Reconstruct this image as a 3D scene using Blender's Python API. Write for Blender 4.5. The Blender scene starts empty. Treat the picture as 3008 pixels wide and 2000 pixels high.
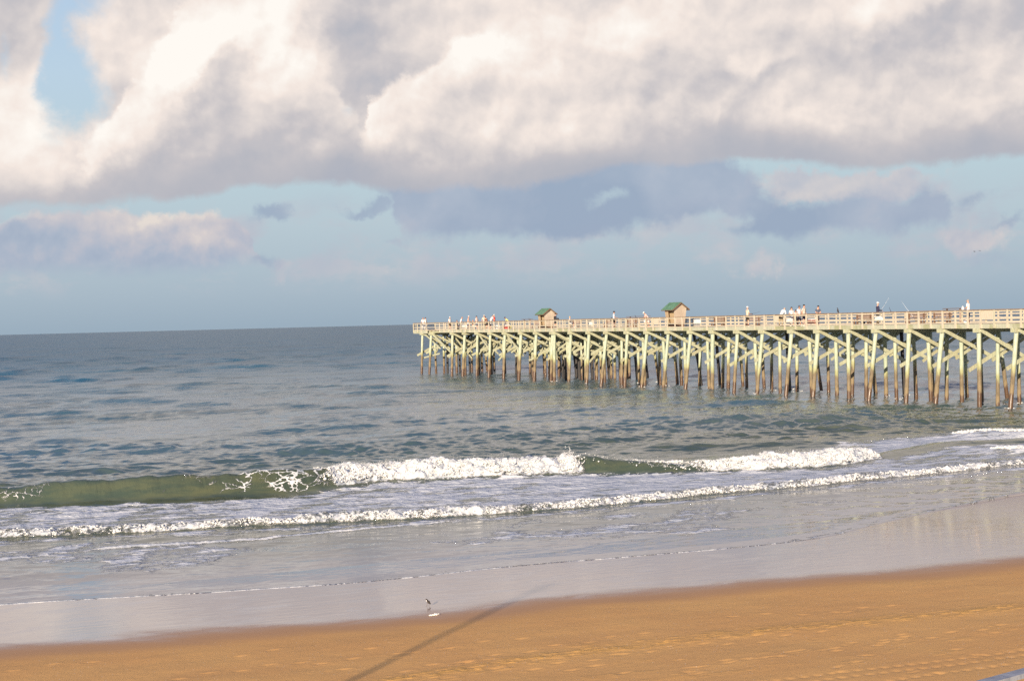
import bpy, bmesh, math, random
import numpy as np
from mathutils import Vector, Matrix, Euler

random.seed(7)
RNG = np.random.default_rng(11)
SC = bpy.context.scene
COL = SC.collection

# ------------------------------------------------------------------ camera model
F_PX, CX, CY = 4400.0, 1504.0, 1000.0
AZ = math.radians(25.5); PITCH = math.radians(0.788); ROLL = math.radians(1.43)
CAM = Vector((0, 0, 7.2))
Fw = Vector((math.sin(AZ) * math.cos(PITCH), math.cos(AZ) * math.cos(PITCH), -math.sin(PITCH)))
R0 = Vector((math.cos(AZ), -math.sin(AZ), 0))
U0 = R0.cross(Fw).normalized()
Cx = R0 * math.cos(ROLL) - U0 * math.sin(ROLL)
Cy = R0 * math.sin(ROLL) + U0 * math.cos(ROLL)

def ray(x, y):
    return (Fw * F_PX + Cx * (x - CX) + Cy * (CY - y)).normalized()
def at_z(x, y, z=0.0):
    r = ray(x, y); t = (z - CAM.z) / r.z
    return CAM + r * t
def at_x(x, y, X):
    r = ray(x, y); return CAM + r * (X / r.x)
def pier_y(x, X, y=950):
    return at_x(x, y, X).y
def uv(x, y):
    r = ray(x, y)
    return ((math.atan2(r.x, r.y) - AZ) * F_PX + CX, math.asin(r.z) * F_PX)

cam_d = bpy.data.cameras.new('camera'); cam = bpy.data.objects.new('camera', cam_d); COL.objects.link(cam)
cam_d.sensor_fit = 'HORIZONTAL'; cam_d.sensor_width = 36.0
cam_d.lens = 36.0 * F_PX / 3008.0
cam_d.clip_start = 0.1; cam_d.clip_end = 60000
M = Matrix((Cx, Cy, -Fw)).transposed().to_4x4(); M.translation = CAM
cam.matrix_world = M
SC.camera = cam
SC.view_settings.view_transform = 'Standard'; SC.view_settings.look = 'None'
SC.view_settings.exposure = 0.6; SC.view_settings.gamma = 1.0
SC.cycles.use_denoising = False
SC.cycles.max_bounces = 6; SC.cycles.glossy_bounces = 3; SC.cycles.diffuse_bounces = 3

def srgb(r, g, b):
    f = lambda c: (c / 255 / 12.92) if c <= 10.3 else ((c / 255 + 0.055) / 1.055) ** 2.4
    return (f(r), f(g), f(b), 1.0)

# ------------------------------------------------------------------ node helpers
class E:
    nt = None
    def __init__(s, sock): s.s = sock
    def _m(op, *a, clamp=False):
        n = E.nt.nodes.new('ShaderNodeMath'); n.operation = op; n.use_clamp = clamp
        for i, v in enumerate(a):
            if isinstance(v, E): E.nt.links.new(v.s, n.inputs[i])
            else: n.inputs[i].default_value = float(v)
        return E(n.outputs[0])
    def __add__(s, o): return E._m('ADD', s, o)
    __radd__ = __add__
    def __sub__(s, o): return E._m('SUBTRACT', s, o)
    def __rsub__(s, o): return E._m('SUBTRACT', o, s)
    def __mul__(s, o): return E._m('MULTIPLY', s, o)
    __rmul__ = __mul__
    def __truediv__(s, o): return E._m('DIVIDE', s, o)
def mx(a, b): return E._m('MAXIMUM', a, b)
def mn(a, b): return E._m('MINIMUM', a, b)
def clamp01(a): return E._m('ADD', a, 0.0, clamp=True)
def mad(a, b, c): return E._m('MULTIPLY_ADD', a, b, c)
def sstep(v, a, b, lo=0.0, hi=1.0):
    n = E.nt.nodes.new('ShaderNodeMapRange'); n.interpolation_type = 'SMOOTHSTEP'
    E.nt.links.new(v.s, n.inputs[0])
    n.inputs[1].default_value, n.inputs[2].default_value = a, b
    n.inputs[3].default_value, n.inputs[4].default_value = lo, hi
    return E(n.outputs[0])
def mixf(f, a, b):
    n = E.nt.nodes.new('ShaderNodeMix'); n.data_type = 'FLOAT'
    for i, v in ((0, f), (2, a), (3, b)):
        if isinstance(v, E): E.nt.links.new(v.s, n.inputs[i])
        else: n.inputs[i].default_value = v
    return E(n.outputs[0])
def mixc(f, a, b, mode='MIX'):
    n = E.nt.nodes.new('ShaderNodeMix'); n.data_type = 'RGBA'; n.blend_type = mode
    for i, v in ((0, f), (6, a), (7, b)):
        if isinstance(v, E): E.nt.links.new(v.s, n.inputs[i])
        else: n.inputs[i].default_value = v
    return E(n.outputs[2])
def vec(op, a, b=None, scale=None):
    n = E.nt.nodes.new('ShaderNodeVectorMath'); n.operation = op
    for i, v in ((0, a), (1, b)):
        if v is None: continue
        if isinstance(v, E): E.nt.links.new(v.s, n.inputs[i])
        else: n.inputs[i].default_value = v
    if scale is not None: n.inputs[3].default_value = scale
    return E(n.outputs[0])
def noise(v, scale, detail=4, rough=0.5, dist=0.0, lac=2.0, out=0):
    n = E.nt.nodes.new('ShaderNodeTexNoise')
    if v is not None: E.nt.links.new(v.s, n.inputs['Vector'])
    n.inputs['Scale'].default_value = scale; n.inputs['Detail'].default_value = detail
    n.inputs['Roughness'].default_value = rough; n.inputs['Distortion'].default_value = dist
    n.inputs['Lacunarity'].default_value = lac
    return E(n.outputs[out])
def voro(v, scale, feature='F1', smooth=None, out=0, rnd=1.0):
    n = E.nt.nodes.new('ShaderNodeTexVoronoi'); n.feature = feature
    E.nt.links.new(v.s, n.inputs['Vector']); n.inputs['Scale'].default_value = scale
    n.inputs['Randomness'].default_value = rnd
    if smooth is not None: n.inputs['Smoothness'].default_value = smooth
    return E(n.outputs[out])
def sep(v):
    n = E.nt.nodes.new('ShaderNodeSeparateXYZ'); E.nt.links.new(v.s, n.inputs[0])
    return E(n.outputs[0]), E(n.outputs[1]), E(n.outputs[2])
def comb(x, y, z):
    n = E.nt.nodes.new('ShaderNodeCombineXYZ')
    for i, v in enumerate((x, y, z)):
        if isinstance(v, E): E.nt.links.new(v.s, n.inputs[i])
        else: n.inputs[i].default_value = v
    return E(n.outputs[0])
def ramp(v, stops, interp='LINEAR'):
    n = E.nt.nodes.new('ShaderNodeValToRGB'); n.color_ramp.interpolation = interp
    cr = n.color_ramp
    while len(cr.elements) < len(stops): cr.elements.new(0.5)
    for e, (p, c) in zip(cr.elements, stops): e.position = p; e.color = c
    E.nt.links.new(v.s, n.inputs[0]); return E(n.outputs[0])
def curve(v, pts, x0, x1, y0, y1):
    n = E.nt.nodes.new('ShaderNodeFloatCurve'); c = n.mapping.curves[0]
    pts = sorted(pts)
    P = [((a - x0) / (x1 - x0), (b - y0) / (y1 - y0)) for a, b in pts]
    c.points[0].location = (0, P[0][1]); c.points[1].location = (1, P[-1][1])
    for p in P: c.points.new(*p)
    n.mapping.update()
    xn = mad(v, 1 / (x1 - x0), -x0 / (x1 - x0)); xn = clamp01(xn)
    E.nt.links.new(xn.s, n.inputs[1])
    return mad(E(n.outputs[0]), (y1 - y0), y0)
def attr(name):
    n = E.nt.nodes.new('ShaderNodeAttribute'); n.attribute_name = name
    return E(n.outputs['Fac'])
def objco():
    n = E.nt.nodes.new('ShaderNodeTexCoord'); return E(n.outputs['Object'])
def geopos():
    n = E.nt.nodes.new('ShaderNodeNewGeometry'); return E(n.outputs['Position'])
def mat(name):
    m = bpy.data.materials.new(name); m.use_nodes = True
    nt = m.node_tree; E.nt = nt
    return m, nt.nodes['Principled BSDF']
def put(p, name, v):
    if isinstance(v, E): E.nt.links.new(v.s, p.inputs[name])
    else: p.inputs[name].default_value = v
def bump(h, strength, dist, normal=None):
    n = E.nt.nodes.new('ShaderNodeBump'); n.inputs['Strength'].default_value = strength
    n.inputs['Distance'].default_value = dist
    E.nt.links.new(h.s, n.inputs['Height'])
    if normal is not None: E.nt.links.new(normal.s, n.inputs['Normal'])
    return E(n.outputs[0])

# ------------------------------------------------------------------ sun
SUN_EL = math.radians(14.5)
SUN_AZ = math.radians(225.0)          # compass: the sun stands behind the camera's left shoulder
sd = bpy.data.lights.new('sun', 'SUN'); sd.energy = 5.0; sd.angle = math.radians(0.6); sd.color = (1.0, 0.84, 0.64)
so = bpy.data.objects.new('sun', sd); COL.objects.link(so)
sdir = Vector((math.sin(SUN_AZ) * math.cos(SUN_EL), math.cos(SUN_AZ) * math.cos(SUN_EL), math.sin(SUN_EL)))
so.rotation_euler = sdir.to_track_quat('Z', 'Y').to_euler()
so.location = (-30, -30, 40)

# ------------------------------------------------------------------ world: sky and clouds by direction
def build_world():
    w = bpy.data.worlds.new('World'); SC.world = w; w.use_nodes = True
    nt = w.node_tree; nt.nodes.clear(); E.nt = nt
    tc = nt.nodes.new('ShaderNodeTexCoord'); D = E(tc.outputs['Generated'])
    dx, dy, dz = sep(D)
    az = E._m('ARCTAN2', dx, dy)
    U = mad(az, F_PX, CX - AZ * F_PX)
    V = E._m('ARCSINE', dz) * F_PX
    # warped coordinates: billowing edges
    wc = noise(D, F_PX / 300, 6, 0.58, 0.0, 2.1, out=1)
    wx, wy, wz = sep(wc)
    Uw = mad(wx - 0.5, 300, U); Vw = mad(wy - 0.5, 260, V)
    fin = noise(D, F_PX / 120, 8, 0.62, 0.4)           # fine detail
    big = noise(D, F_PX / 420, 5, 0.52, 0.2)
    # relief of the puffs: density here minus density a little towards the light (up and left)
    Dw = vec('ADD', D, vec('SCALE', wc, scale=0.020))
    off = vec('ADD', Dw, (-0.0085, 0.0, 0.0125))
    rl = noise(Dw, F_PX / 330, 4, 0.46, 0.0) - noise(off, F_PX / 330, 4, 0.46, 0.0)
    off2 = vec('ADD', Dw, (-0.0030, 0.0, 0.0042))
    rl2 = noise(Dw, F_PX / 110, 4, 0.52, 0.0) - noise(off2, F_PX / 110, 4, 0.52, 0.0)
    def G(x, y, rx, ry, a, base=None, warped=True):
        u, v = uv(x, y)
        uu, vv = (Uw, Vw) if warped else (U, V)
        p = mad(uu, 1 / rx, -u / rx); q = mad(vv, 1 / ry, -v / ry)
        e = E._m('POWER', 2.718281828, (p * p + q * q) * -1.0)
        return e * a if base is None else mad(e, a, base)
    X0, X1 = -300, 3300
    def C(pts, y0=-50, y1=1400, uu=None):
        return curve(uu or U, [uv(x, y) for x, y in pts], X0, X1, y0, y1)

    # clear sky
    sky = nt.nodes.new('ShaderNodeTexSky'); sky.sky_type = 'NISHITA'; sky.sun_disc = False
    sky.sun_elevation = SUN_EL; sky.sun_rotation = SUN_AZ; sky.air_density = 1.0; sky.dust_density = 1.5; sky.ozone_density = 2.0
    K = 10.0 / 1.5157
    grad = ramp(V / 2400.0, [(0.0, srgb(157, 177, 194)), (0.04, srgb(168, 186, 201)), (0.12, srgb(182, 199, 210)),
                             (0.19, srgb(186, 207, 216)), (0.30, srgb(188, 210, 227)), (0.38, srgb(182, 206, 229)), (0.43, srgb(170, 197, 228)), (0.55, srgb(96, 140, 200)), (1.0, srgb(70, 112, 180))])
    col = mixc(0.94, E(sky.outputs[0]), vec('SCALE', grad, scale=K))

    def over(col, m, c):
        return mixc(m, col, c)
    def tone(t, stops):
        r = ramp(t, stops); return vec('SCALE', r, scale=K)
    LOW = [(0.0, srgb(153, 169, 192)), (0.35, srgb(171, 182, 200)), (0.6, srgb(192, 192, 202)), (0.85, srgb(214, 206, 206)), (1.0, srgb(232, 221, 212))]
    # faint far cumulus low over the horizon
    hz = sstep(V, 70, 180) * sstep(V, 420, 260)
    hm = sstep(noise(vec('MULTIPLY', D, (1, 1, 1.9)), F_PX / 190, 6, 0.6), 0.44, 0.66) * hz * 0.75
    lx = sstep(U, 500, 1600, 1.0, 0.75)
    col = over(col, hm * lx, tone(mad(rl, 1.2, 0.62), LOW))
    # bank on the left
    topL = C([(-200, 640), (0, 640), (110, 632), (200, 600), (300, 572), (420, 560), (490, 600), (560, 620), (640, 618), (700, 640), (740, 690), (800, 790), (1000, 860), (3008, 860)], uu=Uw)
    botL = C([(-200, 845), (0, 830), (300, 822), (500, 822), (640, 812), (740, 790), (3008, 760)])
    mL = sstep(topL - Vw, 0, 26) * sstep(V - botL + (fin - 0.5) * 70, -6, 60) * 0.92
    tL = 0.66 + rl * 1.6 + rl2 * 0.9 - sstep(topL - Vw, 20, 220) * 0.42 + (fin - 0.5) * 0.5
    tL = G(480, 610, 170, 50, 0.30, tL); tL = G(40, 710, 130, 50, -0.40, tL); tL = G(60, 640, 90, 14, 0.35, tL); tL = G(570, 700, 60, 30, 0.25, tL)
    col = over(col, mL, tone(tL, LOW))
    # small pale cumulus tops right
    m3 = clamp01(G(2480, 545, 260, 48, 1.5) + G(2890, 700, 150, 60, 0.9) + G(2240, 780, 90, 60, 0.8) + G(850, 770, 90, 40, 0.6) + G(1180, 800, 70, 26, 0.6) + (fin - 0.5) * 1.6)
    m3 = sstep(m3, 0.36, 0.85)
    col = over(col, m3 * 0.8, tone(0.74 + rl * 1.4 + rl2 * 0.7, LOW))
    # slate band under the big deck
    botS = C([(-200, 500), (1100, 540), (1180, 600), (1250, 690), (1420, 692), (1600, 676), (1670, 694), (1990, 696), (2050, 650), (2100, 640), (2160, 690), (2300, 702), (2500, 712), (2640, 690), (2800, 655), (2860, 560), (2950, 520), (3008, 470), (3300, 430)], uu=Uw)
    topS = C([(-200, 520), (1200, 500), (1280, 400), (2000, 420), (2200, 520), (2300, 560), (2420, 585), (2520, 560), (2640, 545), (2720, 530), (2790, 580), (2860, 640), (3008, 640)], uu=Uw)
    mS = sstep(Vw - botS + (fin - 0.5) * 60, -14, 40) * sstep(topS - Vw + (fin - 0.5) * 60, -10, 46)
    bl = G(820, 618, 75, 26, 1.1) + G(1060, 605, 55, 16, 0.9) + G(1140, 580, 65, 26, 1.1) + G(790, 770, 90, 26, 0.8) + G(2120, 510, 60, 14, 0.9) + G(2880, 600, 90, 26, 0.6) + G(2960, 750, 90, 40, 0.7) + G(3000, 660, 60, 16, 0.8)
    bl = bl + G(1210, 700, 60, 20, 0.8) + (fin - 0.5) * 1.3
    mS = mS * sstep(G(1785, 590, 60, 26, 0.62) + G(2130, 640, 60, 34, 1.0) + (fin - 0.5) * 0.8, 0.25, 0.9, 1.0, 0.1)
    mS = mx(mS, sstep(bl, 0.25, 1.0) * 0.85)
    tS = 0.14 + (big - 0.5) * 1.5 + rl * 0.9 + (fin - 0.5) * 0.35
    tS = G(2250, 560, 300, 60, 0.26, tS)
    col = over(col, mS * 0.9, tone(tS, LOW))

    # the big deck
    bot = C([(-250, 600), (0, 606), (160, 600), (330, 590), (430, 568), (520, 582), (620, 582), (690, 556), (850, 548), (1000, 546), (1280, 560), (1500, 552), (1700, 520), (1950, 496), (2200, 484), (2550, 494), (2700, 490), (3008, 474), (3300, 460)])
    hb = (Vw * 0.45 + V * 0.55) - bot
    mD = sstep(hb + (fin - 0.5) * 26, -8, 20)
    # upper limit: broken sky again above the frame
    lowL = sstep(U, -400, 900)
    up = sstep(V + (big - 0.5) * 1500 - lowL * 750, 1050, 1800, 1.0, 0.0)
    mD = mD * up
    hole = G(12, 170, 40, 90, 0.75) + G(205, 265, 130, 120, 1.45) + G(240, 20, 130, 50, 0.85) + G(150, 150, 50, 70, 0.4) + G(170, 90, 60, 70, 0.6) + G(1005, 345, 34, 44, 0.46) - G(75, 250, 45, 180, 0.5) + (fin - 0.5) * 0.9
    mD = mD * sstep(hole + (big - 0.5) * 0.8, 0.34, 1.15, 1.0, 0.0)
    t = 0.60 + (big - 0.5) * 0.40 + rl * 1.25 + rl2 * 0.45
    t = G(60, 420, 150, 200, 0.24, t)
    t = G(520, 130, 260, 110, 0.20, t)
    t = G(1060, 170, 110, 170, -0.26, t)
    t = G(1330, 30, 330, 70, 0.02, t)
    t = G(1850, 60, 300, 80, 0.22, t)
    t = G(2120, 210, 260, 80, 0.30, t)
    t = G(2560, 20, 300, 60, 0.26, t)
    def head(t, pts, rim, body, depth, soft=38, left=None, right=None):
        c = C(pts, uu=Uw)
        d = c - Vw
        m = sstep(d, 0, soft)
        if left is not None: m = m * sstep(Uw, uv(left, 300)[0] - 40, uv(left, 300)[0] + 40)
        if right is not None: m = m * sstep(Uw, uv(right, 300)[0] + 75, uv(right, 300)[0] - 75)
        inner = mixf(sstep(d + (big - 0.5) * 160, 0, depth), rim, body) + rl * 1.4 + rl2 * 0.50
        return mixf(m, t, inner)
    # bright tower A with its grey body
    t = head(t, [(-200, 420), (120, 480), (190, 500), (250, 400), (340, 300), (370, 210), (450, 120), (520, -40), (700, -120), (900, -80), (1010, -60), (1080, 120), (1180, 420), (1300, 560), (3300, 560)], 0.90, 0.72, 420, soft=60, right=905)
    t = G(640, 90, 210, 110, 0.22, t)
    t = head(t, [(-200, 640), (160, 560), (240, 470), (400, 400), (540, 300), (600, 180), (680, 130), (760, 190), (900, 215), (960, 235), (1015, 300), (1075, 430), (1300, 520), (3300, 560)], 0.70, 0.46, 260, soft=60, right=1350)
    t = G(560, 190, 90, 70, 0.30, t)
    # tower B
    t = head(t, [(-200, 620), (960, 560), (1020, 430), (1080, 330), (1110, 250), (1180, 200), (1300, 140), (1450, 110), (1600, 80), (1700, 85), (1790, 210), (1860, 420), (3300, 560)], 0.88, 0.68, 230, soft=44, left=1040, right=1690)
    t = G(1440, 170, 130, 80, 0.24, t)
    t = sstep(V, 950, 1500) * 0.12 + t
    # grey shoulder C
    t = head(t, [(-200, 620), (1560, 420), (1650, 260), (1672, 150), (1760, 105), (1900, 110), (2050, 90), (2180, 190), (2300, 300), (2500, 420), (3300, 500)], 0.66, 0.63, 300, soft=80, left=1560)
    # slate shoulder D on the right
    t = head(t, [(-200, 620), (2080, 420), (2150, 270), (2260, 205), (2350, 160), (2420, 110), (2560, 80), (2680, 30), (2800, -10), (3000, -80), (3300, -120)], 0.52, 0.62, 420, soft=60, left=2120)
    t = G(2780, 110, 260, 90, -0.10, t)
    t = G(2960, 190, 110, 90, 0.20, t)
    t = G(2350, 270, 330, 60, 0.16, t)
    t = G(1650, 380, 500, 90, 0.05, t)
    t = G(760, 480, 420, 60, -0.06, t)
    # flat grey base
    t = mixf(sstep(hb + (big - 0.5) * 150, 10, 150, 1.0, 0.0), t, 0.26 + (big - 0.5) * 0.3 + rl * 0.5)
    t = t + (fin - 0.5) * 0.07
    HIGH = [(0.0, srgb(164, 173, 190)), (0.25, srgb(181, 183, 192)), (0.45, srgb(200, 196, 199)), (0.62, srgb(222, 214, 211)),
            (0.80, srgb(244, 232, 224)), (1.0, srgb(255, 250, 243))]
    dc = tone(t, HIGH)
    col = over(col, mD, dc)
    bg = nt.nodes.new('ShaderNodeBackground'); nt.links.new(col.s, bg.inputs[0]); bg.inputs[1].default_value = 0.1
    out = nt.nodes.new('ShaderNodeOutputWorld'); nt.links.new(bg.outputs[0], out.inputs[0])
build_world()

# ------------------------------------------------------------------ numpy noise
def _h(ix, iy, seed):
    n = (ix.astype(np.int64) * 374761393 + iy.astype(np.int64) * 668265263 + seed * 1442695041) & 0x7fffffff
    n = ((n ^ (n >> 13)) * 1274126177) & 0x7fffffff
    n = (n ^ (n >> 16)) & 0xffff
    return n / 65535.0
def vn(x, y, seed=0):
    x = np.asarray(x, float); y = np.asarray(y, float)
    ix = np.floor(x); iy = np.floor(y); fx = x - ix; fy = y - iy
    fx = fx * fx * fx * (fx * (fx * 6 - 15) + 10); fy = fy * fy * fy * (fy * (fy * 6 - 15) + 10)
    a = _h(ix, iy, seed); b = _h(ix + 1, iy, seed); c = _h(ix, iy + 1, seed); d = _h(ix + 1, iy + 1, seed)
    return (a + (b - a) * fx) * (1 - fy) + (c + (d - c) * fx) * fy
def fbm(x, y, o=4, seed=0, g=0.5):
    s = 0; a = 1.0; t = 0
    for i in range(o):
        c, q = math.cos(i * 1.1), math.sin(i * 1.1)
        s = s + a * vn((x * c - y * q) * 2 ** i + 17.3 * i, (x * q + y * c) * 2 ** i - 9.1 * i, seed + i); t += a; a *= g
    return s / t - 0.5
def ss(v, a, b):
    t = np.clip((v - a) / (b - a), 0, 1); return t * t * (3 - 2 * t)
def line_of(pts, z=0.0):
    P = sorted([(at_z(x, y, z).x, at_z(x, y, z).y) for x, y in pts])
    X = np.array([p[0] for p in P]); Y = np.array([p[1] for p in P])
    def f(x):
        # smooth: average of three shifted linear interpolations, flat outside
        x = np.asarray(x, float)
        return (np.interp(x - 1.2, X, Y) + np.interp(x, X, Y) + np.interp(x + 1.2, X, Y)) / 3
    return f

# shore lines, read off the photograph and laid on the ground
Ye0 = line_of([(0, 1772), (320, 1757), (760, 1737), (1100, 1715), (1530, 1665), (1900, 1638), (2250, 1608), (2400, 1590), (2520, 1562), (2600, 1533), (2700, 1510), (2850, 1478), (3008, 1442)], 0.02)
def Ye(x): return Ye0(x) + 0.22 * fbm(np.asarray(x) * 0.35, np.asarray(x) * 0.0, 3, 5)
WETP = [(0, 1903), (120, 1898), (250, 1885), (400, 1878), (520, 1868), (650, 1862), (780, 1845), (900, 1842), (1000, 1828), (1100, 1832), (1300, 1805), (1450, 1792), (1600, 1768), (2000, 1745), (2300, 1712), (2700, 1690), (3008, 1655)]
Yw0 = line_of(WETP, 0.14)
SLOPE = 1 / 34.0
def sand_base(x, y):
    s = 41.6 - y
    return np.where(s > 0, s * SLOPE + 2.8 * ss(s, 26, 40), np.maximum(s * 0.035, -4.0))
RIMP = [(1120, 2005), (1250, 1985), (1500, 1935), (1700, 1925), (1900, 1890), (2150, 1868), (2300, 1850), (2500, 1832), (2750, 1812), (3008, 1785)]
Yr0 = line_of(RIMP, 0.42)
TRK = [line_of(p, 0.5) for p in ([(2300, 2004), (2500, 1985), (2750, 1952), (3008, 1922)], [(2450, 2004), (2700, 1978), (3008, 1938)], [(2650, 2008), (2850, 1983), (3008, 1962)])]

def grid_mesh(name, X, Y, Z, attrs, material, smooth=True):
    nr, nc = X.shape
    me = bpy.data.meshes.new(name)
    co = np.stack([X, Y, Z], -1).reshape(-1, 3).astype(np.float32)
    idx = np.arange(nr * nc).reshape(nr, nc)
    q = np.stack([idx[:-1, :-1], idx[:-1, 1:], idx[1:, 1:], idx[1:, :-1]], -1).reshape(-1, 4).astype(np.int32)
    me.vertices.add(len(co)); me.vertices.foreach_set('co', co.ravel())
    me.loops.add(q.size); me.loops.foreach_set('vertex_index', q.ravel())
    me.polygons.add(len(q)); me.polygons.foreach_set('loop_start', np.arange(0, q.size, 4, dtype=np.int32))
    me.polygons.foreach_set('use_smooth', np.full(len(q), smooth))
    me.update(calc_edges=True)
    for k, v in attrs.items():
        a = me.attributes.new(k, 'FLOAT', 'POINT'); a.data.foreach_set('value', v.reshape(-1).astype(np.float32))
    me.materials.append(material)
    o = bpy.data.objects.new(name, me); COL.objects.link(o)
    return o

def fan_x(Yv, n, left=-1.0, right=1.0):
    a0, a1 = math.tan(math.radians(3.5)), math.tan(math.radians(48))
    u = np.linspace(0, 1, n)
    x0 = Yv * a0 - 10 - 0.02 * Yv; x1 = Yv * a1 + 12
    return x0[:, None] + (x1 - x0)[:, None] * u[None, :]

# ------------------------------------------------------------------ sand
def build_beach():
    ys = np.concatenate([np.linspace(-30, 20, 60, endpoint=False), np.linspace(20, 48, 640), np.linspace(48, 130, 90)[1:]])
    n = 1150
    u = np.linspace(0, 1, n)
    x0 = np.interp(ys, [-30, 0, 20, 48, 130], [-60, -30, -8, -8, -8]); x1 = np.interp(ys, [-30, 0, 20, 48, 130], [90, 50, 36, 68, 170])
    X = x0[:, None] + (x1 - x0)[:, None] * u[None, :]
    Y = np.repeat(ys[:, None], n, 1)
    Z = sand_base(X, Y)
    dist = np.hypot(X, Y)
    wetY = Yw0(X) - 0.45 + 1.0 * fbm((X + Y * 0.8) * 0.42, Y * 0.12, 5, 3, 0.6) * (0.6 + 0.8 * ss(X, 22, 8))
    dry = ss(wetY - Y, -0.15, 2.6)               # 0 = film of water on the sand, 1 = drained sand
    film = ss(Y - wetY, -0.5, 1.3)
    Z = Z + dry * (fbm(X * 0.30, Y * 0.5, 3, 8) * 0.05 + fbm(X * 2.5, Y * 3.5, 3, 9) * 0.008)
    # band of loose, trampled sand and scattered scuffs
    r = Yr0(X) + 0.35 * fbm(X * 0.5, X * 0, 3, 21)
    band = np.exp(-((Y - r) / (0.28 + 0.20 * vn(X * 0.4, X * 0, 4))) ** 2)
    band *= ss(X, 5.5, 9.5)
    sc = ss(fbm(X * 0.9, Y * 2.4, 4, 31, 0.6), 0.12, 0.22) * ss(Yr0(X) + 1.0 - Y, -2.0, 1.2)
    tr = 0
    for i, t in enumerate(TRK):
        c = t(X)
        tr = tr + np.exp(-((Y - c) / 0.07) ** 2) * (0.5 + 0.5 * np.sin(X * 22 + i)) * ss(X, 11, 15)
    grn = ss(fbm(X * 3.5, Y * 7, 3, 33, 0.7), -0.12, 0.22)
    rough = np.clip(band * (0.35 + 0.65 * grn) + sc * 0.24 * grn, 0, 1)
    Z = Z + rough * (0.018 + 0.05 * fbm(X * 5, Y * 5, 3, 12)) - tr * 0.02
    # footprints in walking lines and singles
    fp = []
    rng = np.random.default_rng(3)
    def walk(x, y, a, k, st=0.72):
        for i in range(k):
            side = 0.11 * (1 if i % 2 else -1)
            fp.append((x + math.cos(a) * st * i - math.sin(a) * side, y + math.sin(a) * st * i * 1 + math.cos(a) * side, a + rng.normal(0, .12)))
    for px, py, a, k in ((520, 1978, 0.02, 5), (1180, 1965, 0.10, 9), (1560, 1962, 0.05, 9), (2050, 1965, -0.02, 8), (2280, 1935, 0.06, 6), (2230, 1885, 0.1, 4), (1320, 1890, 0.02, 3), (700, 1905, 0.0, 2), (2570, 1900, -0.03, 6), (2150, 1800, -0.5, 4), (2480, 1790, 0.05, 3), (30, 1945, 0, 3)):
        p = at_z(px, py, 0.45); walk(p.x, p.y, a, k, rng.uniform(.6, .85))
    for i in range(38):
        px, py = rng.uniform(900, 3000), rng.uniform(1870, 2000)
        p = at_z(px, py, 0.45); fp.append((p.x, p.y, rng.uniform(-.5, .5)))
    foot = np.zeros_like(X)
    for fx, fy, fa in fp:
        r0 = np.searchsorted(ys, fy - .5); r1 = np.searchsorted(ys, fy + .5)
        xs = X[r0:r1]; yy = Y[r0:r1]
        if xs.size == 0: continue
        dx = xs - fx; dy = yy - fy; c, s_ = math.cos(fa), math.sin(fa)
        p = (dx * c + dy * s_) / 0.15; q = (-dx * s_ + dy * c) / 0.065
        d = np.sqrt(p * p + q * q)
        Z[r0:r1] += -0.017 * np.exp(-d ** 2 * 1.2) + 0.005 * np.exp(-((d - 1.7) / 0.45) ** 2)
        foot[r0:r1] = np.maximum(foot[r0:r1], np.exp(-((d - 1.2) / 0.9) ** 2))
    rough = np.clip(rough + foot * 0.0, 0, 1)
    # sand colour material
    m, b = mat('wet and drained sand')
    P = geopos(); dryA = attr('dry'); filmA = attr('film'); roughA = attr('rough')
    streak = noise(vec('ADD', vec('MULTIPLY', P, (0.55, 1.3, 1)), vec('SCALE', noise(P, 0.5, 3, 0.5, out=1), scale=1.2)), 1.2, 5, 0.62, 0.6)
    filmA = clamp01(filmA + (streak - 0.5) * 4.6 * filmA * (1.0 - filmA))
    n1 = noise(P, 0.35, 4, 0.55); n2 = noise(P, 9.0, 5, 0.6); grain = noise(P, 60, 3, 0.7)
    packed = mixc(sstep(n1, 0.35, 0.65), (0.90, 0.50, 0.172, 1), (0.85, 0.455, 0.158, 1))
    loose = (0.82, 0.450, 0.115, 1)
    damp = (0.60, 0.33, 0.155, 1)
    wetc = (0.55, 0.45, 0.37, 1)
    c = mixc(roughA * 0.75, packed, loose)
    c = mixc(sstep(dryA + (n1 - 0.5) * 0.5, 0.05, 0.8), damp, c)
    c = mixc(filmA, c, mixc(sstep(streak, 0.48, 0.72) * 0.55, wetc, (0.72, 0.66, 0.60, 1)))
    shade_spots = noise(P, 26, 4, 0.7)
    c = mixc(sstep(shade_spots, 0.60, 0.74) * roughA * 0.7, c, (0.34, 0.16, 0.06, 1))  # dark shading of the loose sand, painted into its colour as spots
    c = mixc(mad(grain, 0.7, -0.15), mixc(0.35, c, (0.25, 0.12, 0.05, 1)), c)
    sp = voro(P, 14.0)
    cell = E(E.nt.nodes[-1].outputs['Color'])
    cr, cg, cb = sep(cell)
    shell = sstep(sp, 0.17, 0.10) * sstep(cr, 0.84, 0.86) * sstep(dryA, 0.1, 0.5)
    c = mixc(shell, c, (0.80, 0.72, 0.62, 1))
    put(b, 'Base Color', c)
    fr = filmA * (1 - 0.0)
    px_, py_, pz_ = sep(P)
    put(b, 'Roughness', clamp01(sstep(px_, 33, 42) * 0.22 * filmA + mixf(filmA, 0.86, mad(sstep(streak, 0.42, 0.75), 0.10, 0.07)) - shell * 0.3))
    put(b, 'Specular IOR Level', mixf(filmA, mixf(sstep(dryA, 0.0, 0.5), 0.55, 0.18), 0.9))
    put(b, 'IOR', 1.4)
    wob_ = noise(vec('MULTIPLY', P, (1.0, 2.6, 1)), 1.4, 3, 0.6) * filmA * 0.0045
    h = wob_ + grain * mixf(dryA, 0.0, 0.006) + n2 * mixf(roughA, 0.006, 0.03) * dryA
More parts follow.
